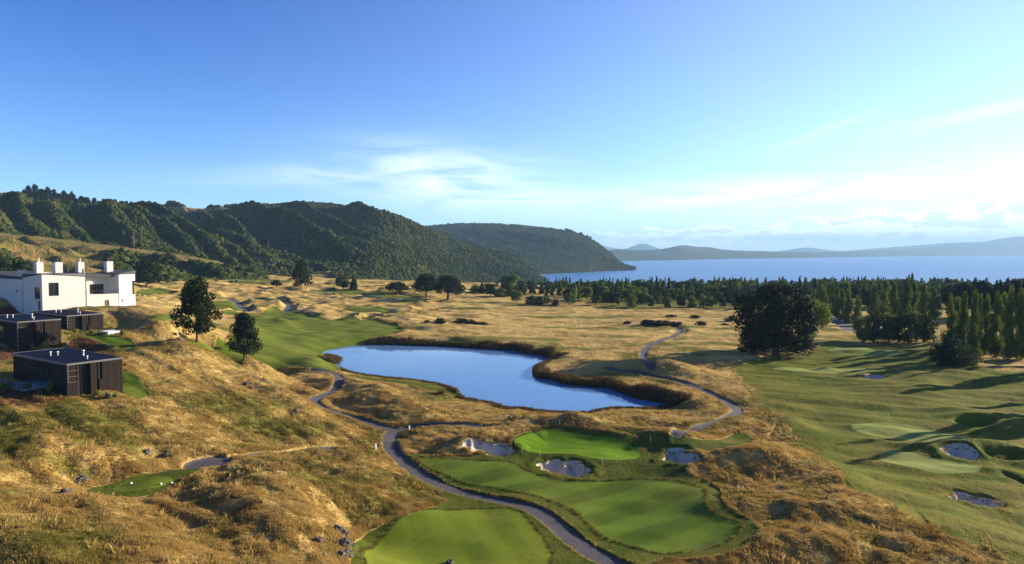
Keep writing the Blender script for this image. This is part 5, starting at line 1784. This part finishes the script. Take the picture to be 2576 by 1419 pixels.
def window(fr, axis, s0, s1, b, z0, z1, parent, mull=1, inset=0.22, name='window', glass=None, fmat=None):
    """frame with a recessed pane; returns the frame"""
    fw = 0.07
    parts = []
    fmat = fmat or M_STEEL
    V, Fc = [], []

    def add(sa, sb, za, zb, d0, d1):
        k_ = len(V)
        q = (lambda s_, d_, z_: fr.p(s_, b + d_, z_)) if axis == 'a' else (lambda s_, d_, z_: fr.p(b + d_, s_, z_))
        V.extend([q(sa, d0, za), q(sb, d0, za), q(sb, d1, za), q(sa, d1, za), q(sa, d0, zb), q(sb, d0, zb), q(sb, d1, zb), q(sa, d1, zb)])
        Fc.extend([tuple(k_ + i for i in f) for f in CUBEF])
    i0, i1 = inset - 0.05, inset + 0.05
    add(s0, s1, z0, z0 + fw, i0, i1)
    add(s0, s1, z1 - fw, z1, i0, i1)
    add(s0, s0 + fw, z0 + fw, z1 - fw, i0, i1)
    add(s1 - fw, s1, z0 + fw, z1 - fw, i0, i1)
    for k2 in range(1, mull + 1):
        c_ = s0 + (s1 - s0) * k2 / (mull + 1)
        add(c_ - fw / 2, c_ + fw / 2, z0 + fw, z1 - fw, i0, i1)
    me = bpy.data.meshes.new(name)
    me.from_pydata(V, [], Fc)
    me.materials.append(fmat)
    o = bpy.data.objects.new(name, me)
    COL.objects.link(o)
    o.parent = parent
    for k2 in range(mull + 1):
        c0, c1 = s0 + (s1 - s0) * k2 / (mull + 1) + 0.04, s0 + (s1 - s0) * (k2 + 1) / (mull + 1) - 0.04
        if axis == 'a':
            block('pane', fr, c0, c1, b + inset - 0.01, b + inset + 0.01, z0 + 0.05, z1 - 0.05, glass or M_GLASS, o)
        else:
            block('pane', fr, b + inset - 0.01, b + inset + 0.01, c0, c1, z0 + 0.05, z1 - 0.05, glass or M_GLASS, o)
    return o


# --- white house: K is its near corner; wall B runs along +a, wall A along +b
H = Fr(-122.4, 180.0, U)
hs = root('white_house', None, 'long white brick house with four chimneys on the brow of the golden hill', 'house')
Yd = lambda a_, b2: H.p(a_, b2, 0)[1]
aB = px_param(H, 'a', 0, 84.8)
aR = px_param(H, 'a', 0, 118.5)
zb_ = float(z_at(306.8, 180)) - 3.0
zK = float(z_at(273.9, 180))
zBe = float(z_at(276.9, Yd(aB, 0)))
bA1 = px_param(H, 'b', 0, 22.2)
zA1 = float(z_at(278.0, Yd(0, bA1)))
y1 = lambda v: (950 + v / 2.027) / 4
x1 = lambda v: v / 2.027 / 4
w0, w1 = px_param(H, 'a', 0, x1(390)), px_param(H, 'a', 0, x1(472))
wz0, wz1 = float(z_at(y1(476), Yd(w0, 0))), float(z_at(y1(368), Yd(w0, 0)))
wall('wall', H, 'a', 0, aB, 0, 0.45, zb_, zK, zBe, [(w0, w1, wz0, wz1)], M_BRICK, hs)
window(H, 'a', w0, w1, 0, wz0, wz1, hs, 1, 0.3)
v0, v1 = px_param(H, 'b', 0, x1(318)), px_param(H, 'b', 0, x1(272))
vz0, vz1 = float(z_at(y1(500), Yd(0, v0))), float(z_at(y1(404), Yd(0, v0)))
wall('wall', H, 'b', 0.45, bA1, 0, 0.45, zb_, zK - 0.03, zA1, [(v0, v1, vz0, vz1)], M_BRICK, hs)
window(H, 'b', v0, v1, 0, vz0, vz1, hs, 1, 0.25)
# door below the tall window of wall A
block('door', H, -0.03, 0.02, v0 - 0.1, v0 + 1.1, zb_, vz0 - 0.5, M_DOOR, hs)
# second wing of wall A
q0, q1 = px_param(H, 'b', 0.25, x1(133)), px_param(H, 'b', 0.25, x1(120))
zA2 = float(z_at(273.6, Yd(0, bA1 + 17)))
qz0, qz1 = float(z_at(y1(450), Yd(0, q0))), float(z_at(y1(425), Yd(0, q0)))
wall('wall', H, 'b', bA1 + 0.35, bA1 + 30, 0.25, 0.45, zb_, zA1 + 0.1, zA2 + 0.2, [(q0, q1, qz0, qz1)], M_BRICK, hs)
window(H, 'b', q0, q1, 0.25, qz0, qz1, hs, 0, 0.25)
block('downpipe', H, 0.02, 0.24, bA1 + 0.02, bA1 + 0.33, zb_, zA1 - 0.1, M_STEEL, hs)
# far and inner walls
wall('wall', H, 'a', 0.45, aB, 15.0, 0.45, zb_, zK + 0.8, zBe + 0.8, [], M_BRICK, hs)
wall('wall', H, 'b', 0.45, 15.0, aB - 0.45, 0.45, zb_, zBe, zBe + 0.7, [], M_BRICK, hs)
block('roof', H, -0.12, aB + 0.05, -0.12, 11.0, zK - 0.1, 0, M_WROOF, hs, tops=(zK + 0.16, zBe + 0.16, zBe + 0.2, zA1 + 0.2))
block('roof', H, 0.1, 12, 11.1, 44, zA1 - 0.4, 0, M_WROOF, hs, tops=(zA1 + 0.18, zA1 + 0.2, zA2 + 0.3, zA2 + 0.3))
block('roof_fascia', H, -0.16, aB + 0.06, -0.20, -0.125, zK - 0.12, 0, M_TRIM, hs, tops=(zK + 0.18, zBe + 0.18, zBe + 0.18, zK + 0.18))
bpy.data.objects[-1] if False else None
# recessed storey with the balcony
zf_ = float(z_at(y1(466), Yd(aB, 0)))
zR0, zR1 = float(z_at(y1(290), Yd(aB, 3))), float(z_at(y1(309), Yd(aR, 3)))
d0_, d1_ = px_param(H, 'a', 0, x1(842)), px_param(H, 'a', 0, x1(880))
dz1 = float(z_at(y1(508), Yd(d0_, 0)))
dz0 = float(z_at(y1(558), Yd(d0_, 0)))
wall('wall', H, 'a', aB + 0.35, aR, 0.1, 0.45, zb_, zf_, zf_, [(d0_, d1_, dz0, dz1)], M_BRICK, hs)
block('door', H, d0_, d1_, 0.25, 0.32, dz0, dz1, M_DOOR, hs)
block('balcony_floor', H, aB + 0.35, aR, 0.56, 3.4, zf_ - 0.45, zf_ - 0.15, M_TRIM, hs)
e0, e1 = px_param(H, 'a', 3.4, x1(722)), px_param(H, 'a', 3.4, x1(838))
ez1 = float(z_at(y1(380), Yd(e0, 3.4)))
g0, g1 = px_param(H, 'a', 3.4, x1(902)), px_param(H, 'a', 3.4, x1(925))
wall('wall', H, 'a', aB + 0.35, aR, 3.4, 0.4, zf_ - 0.15, zR0, zR1, [(e0, e1, zf_ + 0.02, ez1), (g0, g1, zf_ + 0.02, ez1 - 0.2)], M_BRICK, hs)
window(H, 'a', e0, e1, 3.4, zf_ + 0.02, ez1, hs, 3, 0.2, name='glass_door')
window(H, 'a', g0, g1, 3.4, zf_ + 0.02, ez1 - 0.2, hs, 0, 0.2)
block('wall', H, aR - 0.02, aR + 0.28, 0.12, 3.85, zf_ - 0.4, 0, M_BRICK, hs, tops=(zR1 + 0.1,) * 4)
block('roof', H, aB + 0.3, aR + 0.3, 1.3, 13.0, zR1 - 0.2, 0, M_WROOF, hs, tops=(zR0 + 0.15, zR1 + 0.15, zR1 + 0.3, zR0 + 0.3))
rl = block('railing', H, aB + 0.4, aR - 0.1, 0.12, 0.17, zf_ + 0.98, zf_ + 1.05, M_STEEL, hs)
for i in range(9):
    a_ = aB + 0.45 + (aR - aB - 0.65) * i / 8
    block('baluster', H, a_ - 0.02, a_ + 0.02, 0.12, 0.17, zf_, zf_ + 0.98, M_STEEL, rl)
block('downpipe', H, aB + 0.06, aB + 0.30, 0.0, 0.25, zb_, zBe - 0.2, M_TRIM, hs)
# bright end block
E = Fr(*H.p(aR, 0, 0)[:2], (0.2, 0.98))
kE = px_param(E, 'a', 0, 134.7)
zE0, zE1 = float(z_at(y1(300), Yd(aR, 0))), float(z_at(y1(270), E.p(kE, 0, 0)[1]))
zn0, zn1 = float(z_at(y1(460), E.p(kE, 0, 0)[1])), float(z_at(y1(350), E.p(kE, 0, 0)[1]))
h0_, h1_ = px_param(E, 'a', 0, x1(979)), px_param(E, 'a', 0, x1(990))
hz0, hz1 = float(z_at(y1(522), E.p(h0_, 0, 0)[1])), float(z_at(y1(500), E.p(h0_, 0, 0)[1]))
nst = px_param(E, 'a', 0, x1(1068))
wall('wall', E, 'a', 0, nst, 0, 0.45, zb_ - 3, zE0, zE0 + (zE1 - zE0) * nst / kE, [(h0_, h1_, hz0, hz1)], M_BRICK, hs)
window(E, 'a', h0_, h1_, 0, hz0, hz1, hs, 0, 0.2)
wall('wall', E, 'a', nst, kE, 0, 0.45, zb_ - 3, zE0 + (zE1 - zE0) * nst / kE, zE1, [(nst, kE, zn0, zn1)], M_BRICK, hs)
block('pane', E, nst + 0.02, kE - 0.1, 0.35, 0.4, zn0, zn1, M_GLASS, hs)
block('wall', E, 0, 0.4, 0.46, 9, zb_, zE0, M_BRICK, hs, tops=(zE0, zE0 + .1, zE0 + .1, zE0))
block('wall', E, kE - 0.4, kE, 0.46, 9, zb_ - 3, zE1, M_BRICK, hs)
block('roof', E, -0.1, kE + 0.1, -0.12, 9.2, zE0 - 0.02, 0, M_WROOF, hs, tops=(zE0 + 0.18, zE1 + 0.18, zE1 + 0.25, zE0 + 0.25))
# chimneys with steel flues
for i, (xa, xb, yt, yb, dd) in enumerate([(280, 345, 200, 300, 190), (430, 500, 200, 290, 193), (618, 677, 199, 305, 196), (847, 910, 193, 308, 201)]):
    xa, xb = x_at(x1(xa), 265, dd), x_at(x1(xb), 265, dd)
    zt = float(z_at(y1(yt), dd))
    zb2 = float(z_at(y1(yb), dd)) - 2.0
    cxm, wd = (xa + xb) / 2, (xb - xa) / 1.25
    ch = Fr(cxm, dd, U)
    c_ = block('chimney', ch, -wd / 2, wd / 2, -wd / 2, wd / 2, zb2, zt, M_BRICK, hs, bev=0.03)
    V, T = tube([(cxm, dd, zt - 0.1), (cxm, dd, zt + 0.75), (cxm, dd, zt + 0.76), (cxm, dd, zt + 0.95)], [0.2, 0.2, 0.33, 0.3], 10)
    mesh_obj('flue', V, T, M_WHITE if i % 2 == 0 else M_TRIM, parent=c_)
for (xx, yy, dd) in [(545, 262, 198), (672, 256, 194)]:
    X0 = x_at(x1(xx), 265, dd)
    V, T = tube([(X0, dd, zK - 1.5), (X0, dd, float(z_at(y1(yy), dd)))], [0.22, 0.22], 8)
    mesh_obj('flue', V, T, M_STEEL, parent=hs)


def villa(ox, oy, zr, zb, label, deck):
    fr = Fr(ox, oy, U)
    v = root('black_villa', None, label, 'villa', 'black timber villas below the white house')
    L, Wd = 7.6, 18.0
    zb2 = zb - 2.5
    # body stands behind the cladding
    block('wall', fr, 0.05, L - 0.02, 0.3, Wd, zb2, zr - 0.2, M_BLACK, v)
    rf = block('roof', fr, -0.1, L + 0.12, -0.1, Wd + 0.1, zr - 0.18, 0, M_NAVY, v, tops=(zr + 0.02, zr + 0.02, zr + 0.16, zr + 0.16))
    for (a0, a1, b0, b1) in ((-0.16, -0.103, -0.1, Wd + 0.1), (L + 0.123, L + 0.18, -0.1, Wd + 0.1), (-0.16, L + 0.18, -0.16, -0.103), (-0.16, L + 0.18, Wd + 0.103, Wd + 0.16)):
        e_ = 0.0 if b1 < 1 else 0.14
        block('roof_trim', fr, a0, a1, b0, b1, zr - 0.2, 0, M_TRIM, rf, tops=(zr + 0.07, zr + 0.07, zr + 0.07 + e_, zr + 0.07 + e_) if b1 - b0 > 1 else (zr + 0.07 + e_,) * 4)
    zm = zb + (zr - zb) * 0.48
    cl = lambda a0, a1, z0, z1, d_=0.0, n_='cladding_panel': block(n_, fr, a0, a1, -0.02 - d_, 0.26, z0, z1, M_BOARD, v)
    # wall facing the light: shutters, dark entry, proud panels
    sh = block('shutter', fr, 0.06, 1.28, 0.02, 0.2, zm + 0.02, zr - 0.24, M_BOARD, v)
    for k_ in range(4):
        zz = zm + 0.02 + (zr - 0.28 - zm) * k_ / 3
        block('shutter_rail', fr, 0.06, 1.28, -0.03, 0.018, zz, zz + 0.05, M_TRIM, sh)
    block('corner_trim', fr, -0.02, 0.055, -0.02, 0.29, zb2, zr - 0.2, M_TRIM, v)
    cl(0.06, 1.2, zb2, zm - 0.03, 0.04)
    cl(2.95, 3.85, zm + 0.02, zr - 0.22, 0.35)
    cl(2.95, 3.85, zb2, zm - 0.02, 0.35)
    block('window', fr, 3.9, 4.15, 0.05, 0.2, zb + 0.2, zr - 0.3, M_GLASS, v)
    block('shutter', fr, 4.2, 4.62, 0.0, 0.2, zm + 0.05, zr - 0.24, M_BOARD, v)
    block('shutter_trim', fr, 4.15, 4.195, -0.3, 0.2, zm + 0.05, zr - 0.24, M_TRIM, v)
    cl(4.66, 6.1, zm + 0.02, zr - 0.22, 0.30)
    cl(6.12, L, zm + 0.02, zr - 0.22, 0.30)
    cl(4.2, 5.2, zb2, zm - 0.02, 0.30)
    cl(5.22, 6.4, zb2, zm - 0.02, 0.28)
    cl(6.42, L, zb2, zm - 0.02, 0.30)
    block('shutter', fr, 1.6, 1.68, -0.28, 0.1, zb2, zr - 0.22, M_BOARD, v)
    # shaded long wall: boards with a wide opening
    b_ = 0.32
    for (c0, c1, z0_, z1_) in ((0.3, 3.6, zb2, zm - .02), (0.3, 3.6, zm + .02, zr - .22), (3.64, 6.6, zb2, zm - .02), (3.64, 6.6, zm + .02, zr - .22), (14.5, Wd, zb2, zr - .22), (6.64, 14.46, zb2, zb + 0.9), (6.64, 14.46, zr - 1.2, zr - .22)):
        block('cladding_panel', fr, -0.02, 0.045, c0, c1, z0_, z1_, M_BOARD, v)
    wn_ = block('glass_door', fr, 0.02, 0.048, 6.7, 14.4, zb + 0.95, zr - 1.25, M_GLASS, v)
    for k_ in range(5):
        c_ = 6.7 + 7.7 * k_ / 4
        block('door_frame', fr, 0.0, 0.018, c_ - 0.05, c_ + 0.05, zb + 0.95, zr - 1.25, M_STEEL, wn_)
    if deck:
        dk = block('deck', fr, -3.2, -0.06, 6.8, 14.4, zb + 1.15, zb + 1.35, M_DECK, v)
        for c_ in (7.0, 10.6, 14.2):
            block('deck_post', fr, -3.1, -2.95, c_ - 0.07, c_ + 0.07, zb - 2, zb + 1.148, M_STEEL, dk)
        block('deck_glass', fr, -3.19, -3.16, 6.8, 14.4, zb + 1.352, zb + 2.3, M_GLASS2, dk)
    # roof outlets
    for (a_, b2, h_, r__) in ((2.2, 10.5, 0.75, 0.11), (3.1, 10.2, 0.7, 0.11), (5.2, 6.6, 0.95, 0.13), (3.9, 2.6, 0.55, 0.09)):
        q = fr.p(a_, b2, zr)
        V, T = tube([(q[0], q[1], zr - 0.05), (q[0], q[1], zr + h_ - .15), (q[0], q[1], zr + h_ - .14), (q[0], q[1], zr + h_), (q[0], q[1], zr + h_ + .01)], [r__, r__, r__ * 1.5, r__ * 1.5, 0.01], 9)
        mesh_obj('roof_vent', V, T, M_WHITE, parent=v)
    return fr


M_DECK = m_simple('pale_deck', (0.30, 0.33, 0.40), 0.35, 0.5, 0.15, 1.0)
M_GLASS2, _b, _p, _pos, _o = mat('railing_glass')
_p.inputs['Base Color'].default_value = (0.6, 0.7, 0.8, 1)
_p.inputs['Transmission Weight'].default_value = 0.9
_p.inputs['Roughness'].default_value = 0.02
VF = villa(-64.6, 100.0, 53.85, 48.5, 'black timber villa standing lowest on the slope, its whole blue roof in view', True)
villa(-96.8, 135.0, 56.5, 50.9, 'black timber villa cut by the picture edge, just above the lowest one', False)
villa(-99.9, 155.0, 55.9, 50.9, 'black timber villa tucked behind another, right under the white house', False)
print('buildings', round(time.time() - T00, 1))
# pale terrace slab beside the upper villa
X, Y, zb = final_pt(*C1([(905, 775)])[0])
tf = Fr(X, Y, U)
e = root('terrace', None, 'small pale terrace slab on the lawn beside the upper black villa', 'terrace')
block('slab', tf, -1.2, 1.8, -0.8, 3.4, zb - 0.6, zb + 0.35, M_WHITE, e, bev=0.03)
block('parapet', tf, -1.2, 1.8, 3.4, 3.6, zb - 0.6, zb + 0.9, M_BOARD, e)

# garden shrubs, each its own
gl = ['small grey green shrub', 'round green shrub', 'upright pale shrub', 'leafy green shrub']
where = [('at the foot of the deck', 225, 1240), ('on the bark bed below the lowest villa', 325, 1255), ('tall and white flowered against the dark wall', 412, 1262), ('by the dark entry of the lowest villa', 658, 1278), ('right of the entry of the lowest villa', 700, 1272),
         ('under the middle panels of the lowest villa', 800, 1285), ('at the lit corner of the lowest villa', 932, 1300), ('beside the path edge of the lowest villa', 870, 1300), ('at the bottom picture edge side of the deck', 12, 1235),
         ('in front of the middle villa shutters', 112, 880), ('by the middle villa entry', 265, 893), ('below the panels of the middle villa', 345, 895), ('at the lit corner of the middle villa', 500, 900), ('near the middle villa drain', 525, 890),
         ('by the upper villa entry', 618, 778), ('below the upper villa panels', 655, 780), ('at the lit corner of the upper villa', 825, 785), ('beyond the pale terrace', 1000, 800), ('left of the pale terrace', 745, 790),
         ('on the bank under the white house corner', 335, 575), ('on the bank under the tall window', 215, 545), ('next to the tall window', 155, 540), ('on the bank at the picture edge', 65, 575), ('between the bank shrubs', 270, 585)]
shm = []
for i in range(3):
    lobs = [(0.15 * rng.randn(), 0.15 * rng.randn(), 0.3 + 0.35 * rng.rand(), .3, .3, .3) for _ in range(7)]
    shm.append(leafcloud(rng, lobs, 260, 0.16))
M_SHR = [m_foliage('shrub_green', (0.06, 0.09, 0.02), (0.14, 0.17, 0.04), .2, 1.0), m_foliage('shrub_grey', (0.12, 0.14, 0.08), (0.22, 0.23, 0.15), .2, 1.0), m_foliage('shrub_yellow', (0.12, 0.13, 0.03), (0.24, 0.22, 0.05), .2, 1.0)]
for i, (wh, a_, b2) in enumerate(where):
    X, Y, zb = final_pt(*C1([(a_, b2)])[0])
    V, T = shm[i % 3]
    o = mesh_obj('garden_shrub', V, T, M_SHR[i % 3], smooth_=False)
    s_ = 0.7 + 0.5 * rng.rand()
    o.location = (X, Y, zb - 0.1)
    o.scale = (s_ * 1.1, s_ * 1.1, s_ * (2.1 if i == 2 else 1.3))
    tag(o, (gl[i % 4] + ' ' + wh), 'shrub', 'garden shrubs round the villas')
# leafy planting on the beds
pb = np.where((sd['bed'] > 0.2) & (rg < 215))[0]
ki = rng.choice(pb, 900)
rj = rg[ki] * (1 + rng.uniform(-.5, .5, len(ki)) * 0.006)
aj = AZ.ravel()[ki] + np.radians(rng.uniform(-.5, .5, len(ki)) * 0.118)
bx_, by_ = rj * np.sin(aj), rj * np.cos(aj)
hh = 0.18 + 0.25 * rng.rand(len(ki)) ** 2
scatter('bed_plants', np.c_[bx_, by_, gz(bx_, by_)], rng.rand(len(ki)) * 6.28, np.c_[hh, hh, hh], tufts, {'lushi': 0.3 + 0.7 * rng.rand(len(ki)), 'scrubi': 0.7 * (rng.rand(len(ki)) > 0.4)}, label='young low plants over the bark beds')

# rocks
M_ROCK = m_simple('pale_rock', (0.20, 0.17, 0.13), 0.9, 0.1, 0.6, 1.2, 0.15, col2=(0.06, 0.05, 0.042))
for i, (a_, b2, s_, lb) in enumerate([(850, 1338, 1.5, 'uppermost rock of the outcrop above the tee lawn'), (862, 1352, 1.3, 'dark rock in the middle of the outcrop above the tee lawn'), (868, 1372, 1.5, 'big pale rock low in the outcrop above the tee lawn'),
                                    (858, 1400, 1.2, 'blocky rock at the bottom of the outcrop'), (876, 1396, 1.0, 'small rock touching the tee lawn under the outcrop'), (800, 1362, 0.9, 'flat pale rock alone in the rusty grass'), (818, 1402, 0.7, 'small pale rock below the flat one'),
                                    (618, 968, 1.2, 'grey rock near the top of the golden slope'), (632, 976, 0.9, 'smaller rock just below the grey one on the golden slope'), (745, 1036, 1.1, 'grey rock low on the golden slope near the cart path'), (735, 1046, 0.8, 'small grey rock beside it near the cart path'),
                                    (205, 1208, 1.1, 'long pale sunlit rock beside the small tee'), (196, 1216, 0.8, 'pale rock at the lower end of the long sunlit one'), (165, 1240, 1.0, 'white veined rock left of the small tee'), (177, 1236, 0.7, 'small rock next to the white veined one'),
                                    (370, 1140, 1.0, 'shaded rock in the cutting above the pad'), (420, 1146, 0.9, 'shaded rock nearer the asphalt pad'), (1501, 1103, 0.6, 'small rock behind the green') if False else (1008, 1122, 0.5, 'little rock by the path junction'), (452, 855, 1.3, 'dark rock rib high on the golden crest'), (440, 842, 1.0, 'upper end of the dark rock rib on the crest'),  # both rocks by the pad are added in place of dark shadows
                                    (1130, 1417, 0.8, 'pale rock tip at the bottom of the tee lawn')]):
    X, Y, zb = final_pt(a_ / 2.5156, b2 / 2.5156)
    V, T = ico(3)
    V = V * (1 + 0.42 * fbm(V[:, 0] * 1.3 + i * 5, V[:, 1] * 1.3 + V[:, 2] * 2.1, 3, 90 + i))[:, None]
    V = np.round(V * 3.5) / 3.5 * 0.35 + V * 0.65
    o = mesh_obj('rock', V, T, M_ROCK, smooth_=False)
    s_ *= 0.5
    o.location = (X, Y, zb + s_ * 0.1)
    o.scale = (s_ * (1.5 if i == 11 else 1.0), s_, s_ * 0.75)
    o.rotation_euler = (0.3 * rng.randn(), 0.3 * rng.randn(), rng.rand() * 6)
    tag(o, lb, 'rock', 'rocks breaking through the grass')

# course furniture
def post(px_, py_, h, r__, label, mt=M_WHITE, name='marker_post', group=None, cat='marker post'):
    X, Y, zb = final_pt(px_, py_)
    V, T = tube([(0, 0, -0.2), (0, 0, h * 0.9), (0, 0, h * 0.97), (0, 0, h)], [r__, r__, r__ * 0.8, 0.004], 10)
    o = mesh_obj(name, V, T, mt)
    o.location = (X, Y, zb)
    tag(o, label, cat, group)
    return o


post(*C6([(703, 678)])[0], 0.85, 0.14, 'short white post where the two paths split')
post(*C6([(485, 802)])[0], 0.95, 0.16, 'short white post beside the narrow footpath below the slope')
for (a_, b2, lb) in ((900, 750, 'white tee marker at the far left of the small tee'), (1104, 755, 'white tee marker in the middle of the small tee'), (1178, 748, 'white tee marker by the edge of the small tee')):
    X, Y, zb = final_pt(*C5([(a_, b2)])[0])
    V, T = ico(2)
    o = mesh_obj('tee_marker', V * [0.15, 0.15, 0.13], T, M_WHITE)
    o.location = (X, Y, zb + 0.08)
    tag(o, lb.replace('far left', 'house side'), 'tee marker', 'tee markers on the small tee')
M_STAKE = m_simple('pale_stake', (0.55, 0.52, 0.45), 0.7, 0.2, 0.1)
for i, (a_, b2) in enumerate([(1063, 285), (1108, 340), (1222, 360), (1125, 215), (1180, 190), (1270, 170), (1440, 175), (1508, 178), (1625, 408), (1935, 275), (1715, 405), (1350, 165)]):
    post(*C7([(a_, b2)])[0], 1.0, 0.035, 'thin pale stake at the rim of the bright putting green', M_STAKE, 'rope_stake', 'rope stakes round the bright putting green', 'stake')
X, Y, zb = final_pt(*C8([(1265, 585)])[0])
fl = root('flagstick', None, 'yellow flag on a thin stick on the pale practice green', 'golf flag')
V, T = tube([(X, Y, zb - 0.2), (X, Y, zb + 2.2)], [0.03, 0.02], 6)
mesh_obj('stick', V, T, M_WHITE, parent=fl)
M_YEL = m_simple('yellow_flag_cloth', (0.75, 0.55, 0.08), 0.7, 0.2, 0.1)
gx = np.linspace(0, 0.55, 7)
V = np.array([(X + g_ + .02, Y + 0.05 * math.sin(g_ * 11), zb + 2.15 - k_ * 0.38 - 0.1 * g_) for k_ in (0, 1) for g_ in gx])
T = np.array([t_ for i in range(6) for t_ in ((i, i + 1, i + 8), (i, i + 8, i + 7))])
mesh_obj('flag', np.vstack([V, V + [0, 0.012, 0]]), np.vstack([T, T[:, ::-1] + 14]), M_YEL, parent=fl)

# ------------------------------------------------------------------ haze
def haze(density):
    me = bpy.data.meshes.new('haze')
    x0, x1_, y0, y1_, z0, z1_ = -9500, 47000, -2500, 40500, -60, 900
    me.from_pydata([(x0, y0, z0), (x1_, y0, z0), (x1_, y1_, z0), (x0, y1_, z0), (x0, y0, z1_), (x1_, y0, z1_), (x1_, y1_, z1_), (x0, y1_, z1_)], [], CUBEF)
    m = bpy.data.materials.new('haze_air')
    m.use_nodes = True
    t = m.node_tree
    t.nodes.clear()
    out = t.nodes.new('ShaderNodeOutputMaterial')
    v = t.nodes.new('ShaderNodeVolumePrincipled')
    v.inputs['Color'].default_value = (0.42, 0.70, 1.0, 1)
    v.inputs['Density'].default_value = density
    v.inputs['Anisotropy'].default_value = 0.0
    t.links.new(v.outputs[0], out.inputs['Volume'])
    me.materials.append(m)
    o = bpy.data.objects.new('haze', me)
    COL.objects.link(o)
    tag(o, 'thin blue air between here and the far shore', kind='stuff')


haze(6e-5)
print('done', round(time.time() - T00, 1))
